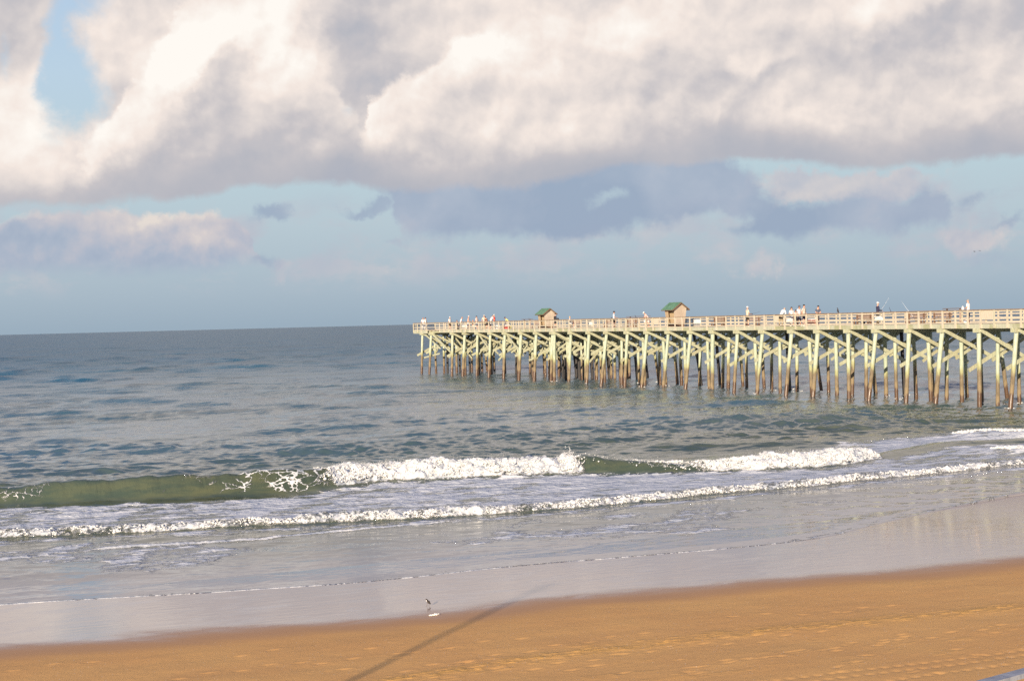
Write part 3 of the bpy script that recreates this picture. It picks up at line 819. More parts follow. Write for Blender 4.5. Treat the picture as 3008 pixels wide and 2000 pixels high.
def padd(mb, name, m, parent=pier):
    """meshes are written in world coordinates; shift them to the pier's base"""
    for v in mb.bm.verts: v.co -= Vector((XN, YS, 0))
    return mb.build(name, m, parent)
rr = random.Random(4)
# deck boards
d = MB()
y = YE
while y > YS:
    far_x = XN + (HEADW if y > Y_HEAD else WID)
    for k in range(1):
        d.box((XN + 0.03, y - 0.93, DECK - 0.05 + rr.uniform(-.004, .004)), (far_x - .03, y, DECK + rr.uniform(-.006, .006)))
    y -= 0.94
padd(d, 'deck', M_DECK)
# stringers under the deck
st = MB()
for k in range(6): 
    x = XN + 0.28 + k * 1.05
    st.box((x, YS, FB + 0.005), (x + 0.15, YE - 0.3, DECK - 0.06))
for k in range(3):
    x = XN + 6.6 + k * 1.05
    st.box((x, Y_HEAD, FB + 0.005), (x + 0.15, YE - 0.3, DECK - 0.06))
padd(st, 'stringer', M_BEAM)
# fascia boards, one per run of posts; the gap near the end shows the joist ends
gap0, gap1 = pier_y(1290, XN), pier_y(1256, XN)
segs = [(YE, gap1, FB - 0.12)]
y = gap0
while y > YS:
    y2 = max(YS, y - rr.choice((4.2, 5.6, 4.9))); segs.append((y, y2, FB)); y = y2
for a, b, zb in segs:
    f = MB(); dz = rr.uniform(-.012, .012)
    f.box((XN - 0.045, b + 0.01, zb + dz), (XN, a - 0.01, DECK + 0.02 + dz)); padd(f, 'fascia_board', M_FASC)
for k in range(3):
    yj = gap0 + (gap1 - gap0) * (0.22 + k * 0.30)
    f = MB(); f.box((XN - 0.05, yj - 0.16, FB - 0.02), (XN + 0.5, yj + 0.16, DECK - 0.06)); padd(f, 'joist', M_BEAM)
f = MB(); f.box((XN, YE, FB - 0.12), (XN + HEADW, YE + 0.045, DECK + 0.02)); padd(f, 'fascia_board', M_FASC)
f = MB(); f.box((XN + HEADW, Y_HEAD, FB), (XN + HEADW + .045, YE, DECK + 0.02)); padd(f, 'fascia_board', M_FASC)
f = MB(); f.box((XN + WID, YS, FB), (XN + WID + .045, Y_HEAD, DECK + 0.02)); padd(f, 'fascia_board', M_FASC)

# railings
def rail_run(posts, P0, axis, out, zs, cap_name='railing', individual=True, skip=None, benches=False):
    """posts: distances along the run. axis: 'y' run at x=P0. out: sign of the outer side"""
    lo, hi = min(posts), max(posts)
    mb = MB()
    def b(u0, u1, n0, n1, z0, z1, mi=0):
        if axis == 'y': mb.box((min(P0 + out * n0, P0 + out * n1), u0, z0), (max(P0 + out * n0, P0 + out * n1), u1, z1), mi)
        else: mb.box((u0, min(P0 + out * n0, P0 + out * n1), z0), (u1, max(P0 + out * n0, P0 + out * n1), z1), mi)
    # cap in lengths, very slightly uneven
    u = hi + 0.1
    while u > lo:
        u2 = max(lo - 0.1, u - rr.uniform(3.6, 4.6)); dz = rr.uniform(-.010, .012)
        b(u2 + .008, u, -0.14, 0.10, RT - 0.045 + dz, RT + dz, 1); u = u2
    for z0, z1, n0, n1 in zs:
        u = hi
        while u > lo:
            u2 = max(lo, u - rr.uniform(3.6, 4.6)); dz = rr.uniform(-.02, .02)
            b(u2 + .01, u, n0, n1, z0 + dz, z1 + dz, 0); u = u2
    r = padd(mb, 'railing', [M_POST, M_CAPR])
    srt = sorted(posts)
    rest = MB(); nrest = 0
    for i, p in enumerate(srt):
        w = 0.075
        pm = MB() if (individual is True or i < individual) else rest
        z0 = FB + 0.02; zt = RT - 0.05
        if axis == 'y': pm.box((min(P0 + out * .048, P0 + out * .115), p - w, z0), (max(P0 + out * .048, P0 + out * .115), p + w, zt))
        else: pm.box((p - w, min(P0 + out * .048, P0 + out * .115), z0), (p + w, max(P0 + out * .048, P0 + out * .115), zt))
        if pm is rest: nrest += 1
        else: padd(pm, 'post', M_POST, r)
    if nrest:
        o = padd(rest, 'post', M_POST, r); o['kind'] = 'stuff'
    return r
near_z = [(RT - 0.16, RT - 0.055, -0.040, 0.0), (6.38, 6.46, -0.040, 0.0), (6.09, 6.15, -0.035, 0.0)]
far_z = [(RT - 0.17, RT - 0.055, 0.0, 0.04), (6.70, 6.80, 0.0, 0.04), (6.40, 6.50, 0.0, 0.04), (6.10, 6.20, 0.0, 0.04)]
rail_run(POSTY, XN, 'y', -1, near_z)
fp = [y + 0.5 for y in POSTY if y < Y_HEAD - .6]
fx = []
for a, b in zip(fp, fp[1:]): fx += [a, ]
rail_run(fp, XN + WID, 'y', 1, far_z, individual=18)
fh = [YE - 0.1 - i * 1.42 for i in range(int((YE - Y_HEAD) / 1.42) + 1)]
rail_run(fh, XN + HEADW, 'y', 1, far_z, individual=0)
rail_run([XN + 0.1 + i * 1.58 for i in range(7)], YE, 'x', 1, far_z, individual=7)
# lattice benches along the far side: seat and back boards
def bench(y0, y1):
    b = thing('deck_bench', 'weathered plank bench against the far railing of the pier', 'bench', (XN + WID - 0.45, (y0 + y1) / 2, DECK), 0, 'plank benches along the far railing')
    L = (y1 - y0) / 2
    MB().box((-0.22, -L, 0.42), (0.2, L, 0.47)).build('seat', M_DECK, b)
    MB().box((0.24, -L, 0.55), (0.28, L, 0.72)).box((0.24, -L, 0.78), (0.28, L, 0.93)).build('backrest', M_DECK, b)
    for s in (-1, 1):
        MB().box((-0.18, s * (L - .2) - .05, 0), (-0.08, s * (L - .2) + .05, 0.415)).box((0.13, s * (L - .2) - .05, 0), (0.235, s * (L - .2) + .05, 0.9)).build('leg', M_TRIM, b)
for px in (1585, 1700, 1800, 1862, 2120, 2220, 2545, 2700, 2775):
    yy = pier_y(px, XN + WID); bench(yy - 1.1, yy + 1.1)

# piles, caps and braces, bent by bent from the near (landward) end outwards
bents = sorted(BENTY)
ZB = -2.6
piles = []
for i, yb in enumerate(bents):
    head = yb > Y_HEAD
    offs = [0.12, 1.95, 3.85, 5.6] if not head else [0.12, 1.9, 3.8, 5.6, 7.5, 9.3]
    rake = [rr.choice((0.15, 0.5, 0.75, 0.85)), rr.uniform(-.25, .2), rr.uniform(-.2, .25), rr.choice((-0.45, -0.85, -0.2))]
    if head: rake = [rr.uniform(.1, .55), rr.uniform(-.15, .15), rr.uniform(-.15, .15), rr.uniform(-.15, .15), rr.uniform(-.15, .15), -rr.uniform(.1, .6)]
    # the cap: a pair of beams clamped to the piles
    wid = (HEADW if head else WID)
    MBc = MB()
    MBc.box((XN - 0.02 - 0.20, yb - 0.25, CAPB), (XN + wid + 0.1, yb - 0.14, FB)); MBc.box((XN - 0.02 - 0.20, yb + 0.14, CAPB), (XN + wid + 0.1, yb + 0.25, FB))
    padd(MBc, 'pile_cap', M_BEAM)
    for j, (o, rk) in enumerate(zip(offs, rake)):
        H = (FB - 0.01) - ZB; x1 = XN + o; x0 = x1 - rk * (H / 5.6); y0 = yb + rr.uniform(-.12, .12) * H / 5
        piles.append((math.hypot(x1, yb), x0, y0, x1, yb, i, j, head))
piles.sort()
rest = MB(); nrest = 0
for n, (dd_, x0, y0, x1, y1, i, j, head) in enumerate(piles):
    pm = MB() if n < 100 else rest
    r1 = rr.uniform(.142, .172) * (1.0 if j else 1.12); r0 = r1 * 0.92
    pts = []; rad = []
    for k in range(9):
        t = k / 8; zz = ZB + (FB - 0.01 - ZB) * t
        pts.append((x0 + (x1 - x0) * t + rr.uniform(-.012, .012), y0 + (y1 - y0) * t + rr.uniform(-.012, .012), zz))
        rad.append((r0 + (r1 - r0) * t) * (1.10 if zz < 0.8 else 1.0) * rr.uniform(.98, 1.03))
    tar = (head and j >= 2 and rr.random() < 0.45) or (not head and j == 3 and rr.random() < 0.25)
    pm.tube(pts, rad, 12, mi=1 if (tar and n >= 100) else 0)
    if n < 100: padd(pm, 'pile', M_TAR if tar else M_PILE)
    else: nrest += 1
wf = MB()
for (dd_, x0, y0, x1, y1, i, j, head) in piles[:90]:
    t_ = (0.1 - ZB) / (FB - ZB); cx_ = x0 + (x1 - x0) * t_; cy_ = y0 + (y1 - y0) * t_
    if rr.random() < 0.55: continue
    for k in range(rr.randint(4, 9)):
        a_ = rr.uniform(0, 6.28); q_ = rr.uniform(.16, .42)
        wf.ball((cx_ + math.cos(a_) * q_, cy_ + math.sin(a_) * q_ - .1, rr.uniform(.05, .16)), (rr.uniform(.05, .16), rr.uniform(.04, .09), rr.uniform(.015, .04)), 0, 1)
wfo = wf.build('pile_wash', bpy.data.materials['white froth']); wfo['kind'] = 'stuff'; tag(wfo, 'scraps of white foam around the feet of the pier piles', 'foam')
if nrest:
    o = padd(rest, 'pile', [M_PILE, M_TAR]); o['kind'] = 'stuff'
nb = 0
for i, yb in enumerate(bents):
    head = yb > Y_HEAD
    wid = (HEADW if head else WID)
    lo = rr.uniform(2.45, 3.05)
    # brace A: from the near cap end down to the far pile; brace B: from the near pile low up to the far side
    skipA = rr.random() < 0.03; skipB = rr.random() < 0.03
    wA = min(wid, 5.8)
    if not skipA:
        m1 = MB(); m1.plank((XN + 0.05, yb - 0.295, FB - 0.12), (XN + wA - .1, yb - 0.295, lo + 0.1), 0.275, 0.085, (0, 1, 0)); padd(m1, 'brace', M_BEAM)
    if not skipB:
        m1 = MB(); m1.plank((XN - 0.62, yb + 0.295, lo), (XN + wA * 0.94, yb + 0.295, FB - 0.20), 0.275, 0.085, (0, 1, 0)); padd(m1, 'brace', M_BEAM)
    if not head:
        # short knee brace on the far side and a lower tie on some bents
        m1 = MB(); m1.plank((XN + 1.7, yb + 0.38, lo + rr.uniform(.2, .8)), (XN + 5.9, yb + 0.38, CAPB - .05), 0.22, 0.075, (0, 1, 0)); padd(m1, 'brace', M_BEAM)
    if head:
        for q_ in range(3):
            a_ = rr.uniform(0.2, 6.5); zl = rr.uniform(2.1, 3.6); up_ = rr.random() < .5; sd_ = rr.choice((-.38, .38))
            m1 = MB(); m1.plank((XN + a_, yb + sd_, zl if up_ else CAPB - .1), (XN + a_ + rr.uniform(2.2, 3.2), yb + sd_, CAPB - .1 if up_ else zl), 0.2, 0.075, (0, 1, 0)); padd(m1, 'brace', M_BEAM)
        m1 = MB(); m1.plank((XN + 3.9, yb - 0.295, CAPB + .1), (XN + 9.4, yb - 0.295, lo), 0.275, 0.085, (0, 1, 0)); padd(m1, 'brace', M_BEAM)
        m1 = MB(); m1.plank((XN + 3.7, yb + 0.295, lo), (XN + 9.2, yb + 0.295, CAPB + .1), 0.275, 0.085, (0, 1, 0)); padd(m1, 'brace', M_BEAM)
        if i + 1 < len(bents):
            for xo in (0.34, 2.1, 3.9, 5.8):
                if rr.random() < (0.3 if xo < 1 else 0.8):
                    y2 = bents[i + 1]
                    m1 = MB(); up = rr.random() < .5
                    m1.plank((XN + xo, yb, CAPB if up else lo), (XN + xo, y2, lo if up else CAPB), 0.22, 0.08, (1, 0, 0)); padd(m1, 'brace', M_BEAM)
# the end bay: braces seen side on, and one hanging loose end
ye = bents[-1]; yf = bents[-2]
for a, b in (((XN + .33, yf - 2.2, 2.9), (XN + .33, ye + .9, 2.2)), ((XN + .30, ye - .2, FB - .1), (XN + .30, yf - 2.6, 3.6)), ((XN + .30, yf, FB - .1), (XN + .30, yf - 6.0, 3.2))):
    m1 = MB(); m1.plank(a, b, 0.22, 0.08, (1, 0, 0)); padd(m1, 'brace', M_BEAM)

# ------------------------------------------------------------------ the two shelters
def hut(px, label, xo, half_l, half_w, eave, ridge):
    yc = pier_y(px, XN + xo)
    t = thing('pier_shelter', label, 'shelter', (XN + xo, yc, DECK), 0, 'green roofed shelters on the pier')
    z0 = 0.42; L = half_l; W = half_w; tw = 0.82
    def P(sx, sy, z):       # walls lean outwards towards the eaves
        k = tw + (1 - tw) * (z - z0) / (eave - z0)
        return Vector((sx * W * k, sy * L * k, z))
    T = 0.05
    # landward gable wall
    g = MB()
    def slab(pts, n, m):
        n = Vector(n) * T
        a = [m.bm.verts.new(p) for p in pts]; b = [m.bm.verts.new(p + n) for p in pts]
        m.bm.faces.new(a); m.bm.faces.new(b[::-1])
        for i in range(len(a)):
            j = (i + 1) % len(a); m.bm.faces.new((a[i], b[i], b[j], a[j]))
    rz = ridge - 0.06
    slab([P(-1, -1, z0), P(1, -1, z0), P(1, -1, eave), Vector((0, -L * 1.0, rz)), P(-1, -1, eave)], (0, 1, 0), g); g.build('gable_wall', M_HUTW, t)
    g = MB(); slab([P(-1, 1, z0), P(1, 1, z0), P(1, 1, eave), Vector((0, L, rz)), P(-1, 1, eave)], (0, -1, 0), g); g.build('gable_wall', M_HUTW, t)
    # camera side: outer half wall, and the recessed boards of the opening
    g = MB(); slab([P(-1, 0.35, z0), P(-1, 0.95, z0), P(-1, 0.95, eave), P(-1, 0.35, eave)], (1, 0, 0), g); g.build('side_wall', M_HUTI, t)
    g = MB(); slab([P(-0.45, -0.93, z0), P(-0.45, 0.93, z0), P(-0.45, 0.93, eave), P(-0.45, -0.93, eave)], (1, 0, 0), g); g.build('inner_wall', M_HUTI, t)
    g = MB(); slab([P(1, -0.95, z0), P(1, 0.95, z0), P(1, 0.95, eave), P(1, -0.95, eave)], (-1, 0, 0), g); g.build('side_wall', M_HUTI, t)
    MB().box((-W * .78, -L * .78, 0.05), (W * .78, L * .78, z0 - .004)).build('base', M_TRIM, t)
    # roof
    ov = 0.24; ex = W + ov; ez = eave - ov * (ridge - eave) / W
    for s in (-1, 1):
        r = MB(); p = [Vector((0, -L - .16, ridge)), Vector((0, L + .16, ridge)), Vector((s * ex, L + .16, ez)), Vector((s * ex, -L - .16, ez))]
        a = [r.bm.verts.new(q) for q in p]; b = [r.bm.verts.new(q + Vector((0, 0, 0.06))) for q in p]
        r.bm.faces.new(a); r.bm.faces.new(b[::-1])
        for i in range(4):
            j = (i + 1) % 4; r.bm.faces.new((a[i], b[i], b[j], a[j]))
        for k in range(9):      # standing ribs
            yy = -L - .14 + (2 * L + .28) * k / 8
            r.plank((0.02 * s, yy, ridge + .07), (s * ex, yy, ez + .07), 0.03, 0.03, (0, 0, 1))
        rf = r.build('roof', M_ROOF, t)
        for sy in (-1, 1):
            f = MB(); f.plank((s * 0.01, sy * (L + .185), ridge - .03), (s * (ex + .01), sy * (L + .185), ez - .03), 0.12, 0.035, (0, 1, 0)); f.build('barge_board', M_TRIM, rf)
        f = MB(); f.box((s * ex - .02 * (s > 0), -L - .16, ez - .07), (s * ex + .02 * (s < 0) , L + .16, ez - .005)); f.build('eave_board', M_TRIM, rf)
    return t
hut(1605, 'smaller looking green roofed wooden shelter farther out along the pier', 2.6, 0.90, 0.70, 1.86, 2.36)
hut(1985, 'larger looking green roofed wooden shelter midway along the pier', 2.6, 0.93, 0.74, 1.92, 2.45)

# ------------------------------------------------------------------ people
SKIN = plain('fair skin', (0.62, 0.36, 0.25), 0.55, 0.04)  # fair skin tone, default for the people
SKIN2 = plain('tanned skin', (0.42, 0.22, 0.14), 0.55, 0.04)
EYE = plain('dark eye', (0.03, 0.02, 0.02), 0.3, 0.0)
CLOTH = {}
def cloth(c):
    if c not in CLOTH: CLOTH[c] = plain('cloth %d' % (len(CLOTH) + 1), c, 0.85, 0.06)
    return CLOTH[c]
WHITE = (0.74, 0.73, 0.71); BEIGE = (0.62, 0.55, 0.44); GREY = (0.42, 0.40, 0.38); DARK = (0.03, 0.028, 0.035)
NAVY = (0.03, 0.03, 0.07); RED = (0.70, 0.04, 0.03); KHAKI = (0.36, 0.28, 0.17); YELLOW = (0.78, 0.74, 0.28)
PALEB = (0.60, 0.70, 0.78); BROWN = (0.12, 0.055, 0.03); BLOND = (0.62, 0.42, 0.20); BLACKH = (0.025, 0.018, 0.015); SLATE = (0.10, 0.12, 0.17)
ORANGE = (0.75, 0.28, 0.08); PINK = (0.72, 0.55, 0.50); GREYH = (0.30, 0.29, 0.29); GINGER = (0.45, 0.2, 0.08)

def skin_mesh(chains, radii, root, sub=1):
    """joints: dict name -> (pos); chains: list of joint-name lists; returns evaluated mesh"""
    names = []; edges = []
    for ch in chains:
        for a in ch:
            if a not in names: names.append(a)
        for a, b in zip(ch, ch[1:]): edges.append((a, b))
    return names, edges
def skinned(joints, rad, chains, root, sub=2):
    names = []; edges = []
    for ch in chains:
        for a in ch:
            if a not in names: names.append(a)
        for a, b in zip(ch, ch[1:]):
            edges.append((names.index(a), names.index(b)))
    me = bpy.data.meshes.new('tmp'); bm = bmesh.new(); L = bm.verts.layers.skin.verify()
    vs = []
    for nme in names:
        v = bm.verts.new(joints[nme]); r = rad[nme]; v[L].radius = r if isinstance(r, tuple) else (r, r); v[L].use_root = (nme == root); vs.append(v)
    for a, b in edges: bm.edges.new((vs[a], vs[b]))
    bm.to_mesh(me); bm.free()
    o = bpy.data.objects.new('tmp', me); COL.objects.link(o)
    m1 = o.modifiers.new('s', 'SKIN'); m1.use_smooth_shade = True; m1.branch_smoothing = 0.4
    m2 = o.modifiers.new('u', 'SUBSURF'); m2.levels = sub; m2.render_levels = sub
    dg = bpy.context.evaluated_depsgraph_get()
    out = bpy.data.meshes.new_from_object(o.evaluated_get(dg))
    bpy.data.objects.remove(o); bpy.data.meshes.remove(me)
    return out
def rotx(v, a, piv):
    v = Vector(v) - piv; return piv + Vector((v.x, v.y * math.cos(a) - v.z * math.sin(a), v.y * math.sin(a) + v.z * math.cos(a)))
def person(px, xo, face, label, shirt, pants, hair, hat=None, skin=None, height=1.76, lean=0.0, arms='down', short=True, seat=None, shirtless=False, hood=False, legspread=0.1, group='people fishing and strolling on the pier', woman=False):
    """face: compass heading in degrees the person faces (0 = seaward, 90 = away from camera side, 270 = towards the beach at left)"""
    S = height / 1.76; sk = skin or SKIN
    yb = pier_y(px, XN + xo)
    J = {}; R = {}
    def j(n, p, r): J[n] = Vector(p); R[n] = r
    hipz = 0.92
    pel = Vector((0, 0, hipz))
    sh = 0.165 if woman else 0.19
    ln = -lean
    def up(p): return rotx(p, ln, pel)
    j('pelvis', (0, 0, hipz), (0.150, 0.11)); j('waist', up((0, 0, 1.06)), (0.135 if not woman else .11, 0.10)); j('chest', up((0, 0, 1.27)), (0.165 if not woman else .135, 0.115))
    j('neckb', up((0, 0, 1.45)), 0.075); j('neck', up((0, 0.01, 1.52)), 0.052); j('head', up((0, 0.025, 1.60)), (0.078, 0.088)); j('crown', up((0, 0.02, 1.70)), (0.066, 0.075))
    for s, n in ((-1, 'l'), (1, 'r')):
        j(n + 'sh', up((s * sh, 0, 1.41)), 0.062)
        if arms == 'down': el, wr = up((s * (sh + .07), -.02, 1.13)), up((s * (sh + .06), .06, 0.90))
        elif arms == 'hold': el, wr = up((s * (sh + .06), .03, 1.14)), up((s * 0.09, .30, 1.10))
        elif arms == 'fold': el, wr = up((s * (sh + .05), .12, 1.16)), up((-s * 0.05, .24, 1.17))
        elif arms == 'lean':
            el = up((s * (sh + .05), .16, 1.22)); wr = Vector((s * 0.12, max(el.y + .14, .42), 1.07))
        elif arms == 'reach': el, wr = up((s * (sh + .02), .26, 1.28)), up((s * .12, .48, 1.22))
        elif arms == 'low': el, wr = up((s * (sh + .03), .24, 1.22)), up((s * .10, .44, 1.10))
        j(n + 'el', el, 0.043); j(n + 'wr', wr, 0.028)
        dv = (wr - el).normalized(); j(n + 'hand', wr + dv * 0.075, (0.034, 0.022))
        if seat is None:
            j(n + 'hip', (s * 0.10, 0, hipz - .07), 0.10); j(n + 'kn', (s * (0.10 + legspread * .3), 0.02, 0.50), 0.062)
            j(n + 'an', (s * (0.10 + legspread * .6), -0.03, 0.09), 0.040); j(n + 'toe', (s * (0.11 + legspread * .6), 0.14, 0.045), 0.035)
        else:
            j(n + 'hip', (s * 0.10, 0.02, hipz - .05), 0.10); j(n + 'kn', (s * 0.14, 0.44, hipz), 0.062)
            j(n + 'an', (s * 0.14, 0.46, hipz - .42), 0.040); j(n + 'toe', (s * 0.14, 0.62, hipz - .46), 0.035)
    chains = [['pelvis', 'waist', 'chest', 'neckb', 'neck', 'head', 'crown']]
    for n in 'lr': chains += [['neckb', n + 'sh', n + 'el', n + 'wr', n + 'hand'], ['pelvis', n + 'hip', n + 'kn', n + 'an', n + 'toe']]
    zoff = 0.0 if seat is None else (seat + .1 - hipz)
    root = thing('person', label, 'person', (XN + xo, yb, DECK + zoff * S), -math.radians(face), group)
    root.scale = (S, S, S)
    body = skinned(J, R, chains, 'pelvis', 1)
    mb = MB(); mb.bm.from_mesh(body)
    for f in mb.bm.faces: f.smooth = True
    # fingers, thumb, face
    for s, n in ((-1, 'l'), (1, 'r')):
        h = J[n + 'hand']; dv = (h - J[n + 'wr']).normalized(); side = dv.cross(Vector((0, 0, 1)));
        side = side.normalized() if side.length > .2 else Vector((0, 1, 0)); cu = dv.cross(side)
        for k, ln_ in enumerate((.062, .072, .068, .052)):
            a = h + side * (k - 1.5) * 0.017 + dv * .005; b = a + dv * ln_ * .55 + cu * -.008; c = b + dv * ln_ * .4 + cu * -.022
            mb.tube([a, b, c], [.0085, .008, .006], 6, 0)
        a = J[n + 'wr'] + dv * .03 + side * .025 * -s; mb.tube([a, a + side * -s * .025 + dv * .028, a + side * -s * .03 + dv * .055], [.010, .009, .007], 6, 0)
    hd = J['head']; fwd = (up((0, 1, 1.6)) - up((0, 0, 1.6))); upv = (up((0, 0, 2)) - up((0, 0, 1))).normalized(); rt = fwd.cross(upv)
    mb.tube([hd + fwd * .080 + upv * .03, hd + fwd * .105 - upv * .005], [.010, .016], 6, 0)
    for s in (-1, 1):
        mb.ball(hd + fwd * .078 + rt * s * .030 + upv * .035, .011, 1, 1); mb.ball(hd + rt * s * .082 + upv * .01, (.012, .022, .030), 0, 1)
    mb.box(hd + fwd * .082 - rt * .022 - upv * .042, hd + fwd * .088 + rt * .022 - upv * .036, 1)
    mb.build('body', [sk, EYE], root)
    bpy.data.meshes.remove(body)
    def garment(nm, nodes, grow, mt, root_n, sub=1):
        JJ = dict(J); RR = {k: ((v[0] + grow, v[1] + grow) if isinstance(v, tuple) else v + grow) for k, v in R.items()}
        for k, p in nodes.get('extra', {}).items(): JJ[k] = p[0]; RR[k] = p[1]
        me = skinned(JJ, RR, nodes['chains'], root_n, sub)
        me.materials.clear(); me.materials.append(mt)
        for p in me.polygons: p.use_smooth = True
        me.name = nm; o = bpy.data.objects.new(nm, me); COL.objects.link(o); o.parent = root
    if not shirtless:
        ex = {n + 'sl': (J[n + 'sh'].lerp(J[n + 'el'], 0.75 if not hood else 0.98), 0.062) for n in 'lr'}
        ex['hem'] = (J['pelvis'] + Vector((0, 0, -0.02)), (0.165, 0.125))
        ch = [['hem', 'waist', 'chest', 'neckb']] + [['neckb', n + 'sh', n + 'sl'] + ([n + 'wr'] if hood else []) for n in 'lr']
        garment('shirt' if not hood else 'jacket', {'chains': ch, 'extra': ex}, 0.020, cloth(shirt), 'chest')
    ex = {}
    for n in 'lr':
        if short: ex[n + 'cuff'] = (J[n + 'hip'].lerp(J[n + 'kn'], 0.95), 0.088)
    ch = [['waist', 'pelvis']] + [['pelvis', n + 'hip'] + ([n + 'cuff'] if short else [n + 'kn', n + 'an']) for n in 'lr']
    garment('shorts' if short else 'trousers', {'chains': ch, 'extra': ex}, 0.014, cloth(pants), 'pelvis')
    for n in 'lr':
        sm = MB(); a = J[n + 'an']; b = J[n + 'toe']; sm.tube([a + Vector((0, -.05, -.04)), (a + b) / 2 + Vector((0, 0, -.025)), b + Vector((0, .03, -.005))], [.046, .050, .036], 8); sm.build('shoe', cloth(WHITE if short else BROWN), root)
    c = J['crown']
    rot = Matrix((rt, fwd, upv)).transposed()
    hm = MB(); hm.ball(c - upv * .015 - fwd * .012, (.088, .097, .078), 0, 2, rot)
    if not hat:
        if woman: hm.ball(c - upv * .10 - fwd * .055, (.085, .055, .12), 0, 2, rot)
        hm.build('hair', cloth(hair), root)
    else:
        hm.build('hair', cloth(hair), root)
        q = MB(); q.ball(c + upv * .018 - fwd * .005, (.096, .104, .072), 0, 2, rot)
        q.ball(c + fwd * .11 - upv * .005, (.062, .075, .010), 0, 2, rot); q.build('cap', cloth(hat), root)
    return root, J, S

def rod(p, q, label, col=(0.75, 0.76, 0.78), group='fishing rods on the pier', r=0.012):
    p = Vector(p); q = Vector(q)
    t = thing('fishing_rod', label, 'fishing rod', p, 0, group)
    d = q - p; bend = Vector((0, 0, -0.05))
    pts = [d * (i / 8) + bend * math.sin(i / 8 * 3.14) for i in range(9)]
    MB().tube(pts[1:], [r * (1 - i * .09) for i in range(8)], 6).build('blank', plain('rod blank', col, 0.35, 0.02), t)
    MB().tube([Vector((0, 0, 0)), pts[1] * 1.01], [.018, .016], 8).build('grip', cloth(BROWN), t)
    MB().tube([pts[1] * 1.1 + Vector((0, -.03, -.05)), pts[1] * 1.1 + Vector((0, .03, -.05))], [.035, .035], 10).build('reel', cloth(DARK), t)
    return t

def at_deck(px, xo, dz=0.0): return Vector((XN + xo, pier_y(px, XN + xo), DECK + dz))

person(1243, 0.75, 210, 'person in white shirt and white trousers, left of the two standing at the pier end', WHITE, WHITE, GINGER, short=False, height=1.78)
person(1250, 1.0, 150, 'dark haired person in white, right of the two standing at the pier end', WHITE, WHITE, BLACKH, short=False, height=1.80)
person(1321.5, 0.8, 150, 'person in white shirt, white cap and khaki shorts, alone near the pier end', WHITE, KHAKI, BLACKH, hat=WHITE, height=1.78)
person(1342, 0.6, 120, 'low seated person in brown, head just over the rail near the pier end', BROWN, DARK, BROWN, height=1.70, seat=0.42)
person(1352, 0.9, 110, 'fair haired person in white shirt bending right with arms out near the pier end', WHITE, DARK, GINGER, lean=0.35, arms='hold')
person(1374.5, 0.9, 110, 'bare chested person with white cap holding a rod out to the right', WHITE, WHITE, BLACKH, hat=WHITE, shirtless=True, arms='hold', lean=0.12, height=1.84)
person(1389, 0.5, 100, 'low seated person with orange skin tones beside the bare chested angler', ORANGE, WHITE, GINGER, seat=0.40, height=1.66, shirtless=True)
person(1400.5, 0.9, 330, 'dark haired person in pale pinkish grey shirt seen from behind', PINK, WHITE, BLACKH, height=1.78)
person(1422.5, 0.9, 200, 'person in cream shirt, grey cap and olive trousers left of the brown top', BEIGE, KHAKI, GREYH, hat=BEIGE, short=False, height=1.86)
person(1431.5, 0.45, 250, 'person in dark brown and orange top leaning on the near railing', BROWN, DARK, BLACKH, lean=0.45, arms='lean', height=1.74)
person(1440, 1.1, 95, 'dark haired person in loose white shirt bending towards the red shirt', WHITE, GREY, BLACKH, lean=0.5, arms='reach', height=1.95)
person(1452.5, 0.7, 300, 'person in bright red top, white cap and white shorts', RED, WHITE, BLACKH, hat=WHITE, height=1.88)
person(1495, 0.8, 290, 'dark haired person in yellow top stooping left beside the red cooler', YELLOW, BEIGE, BLACKH, lean=0.7, arms='low', skin=SKIN2, height=1.72)
person(1631.5, 2.2, 90, 'person in black half hidden by the farther shelter', DARK, DARK, BLACKH, hood=True, height=1.80)
person(1674, 0.7, 120, 'blond seated person in white just right of the farther shelter', WHITE, WHITE, BLOND, seat=0.55, height=1.66, arms='hold')
person(1804, 0.7, 120, 'person in pale blue shirt and black shorts looking down between the shelters', PALEB, DARK, BLACKH, hat=DARK, arms='hold', height=1.80)
person(1905, 0.30, 285, 'pale capped person in pink shirt leaning left over the near railing', PINK, PINK, GREYH, hat=WHITE, lean=0.62, arms='lean', height=1.78)
pw, Jw, Sw = person(2196, 0.7, 95, 'person in white cap and beige shirt holding a rod right of the nearer shelter', BEIGE, KHAKI, GREYH, hat=WHITE, arms='hold', height=1.84)
person(2294, 0.75, 75, 'stooping person in wide white jacket', WHITE, KHAKI, GREYH, lean=0.75, arms='low', hood=True, height=1.88, short=False)
person(2326, 0.7, 190, 'dark haired woman in white top and white shorts, leftmost of the family group', WHITE, WHITE, BLACKH, woman=True, height=1.68)
person(2338, 0.6, 200, 'child with dark hair between the white shirted woman and the capped adult', PINK, SLATE, BLACKH, height=1.42, skin=SKIN2)
person(2348.5, 1.1, 170, 'person with dark cap and white top standing behind the child', WHITE, SLATE, BLACKH, hat=SLATE, height=1.78, skin=SKIN2)
person(2362.5, 0.7, 160, 'tall person in light grey shirt and navy shorts at the right of the family group', (0.50, 0.48, 0.42), NAVY, BLACKH, height=1.86)
person(2401, 0.45, 185, 'person in navy shirt with folded arms leaning at the near railing', SLATE, BEIGE, BLACKH, lean=0.25, arms='fold', height=1.76)
person(2579, 0.7, 110, 'person in dark navy hooded jacket and white cap holding a rod', NAVY, KHAKI, GREYH, hat=WHITE, hood=True, arms='hold', short=False, height=1.84)
person(2845, 0.8, 330, 'grey haired person in white shirt standing nearest on the pier at the right', WHITE, SLATE, GREYH, height=1.86, arms='hold')

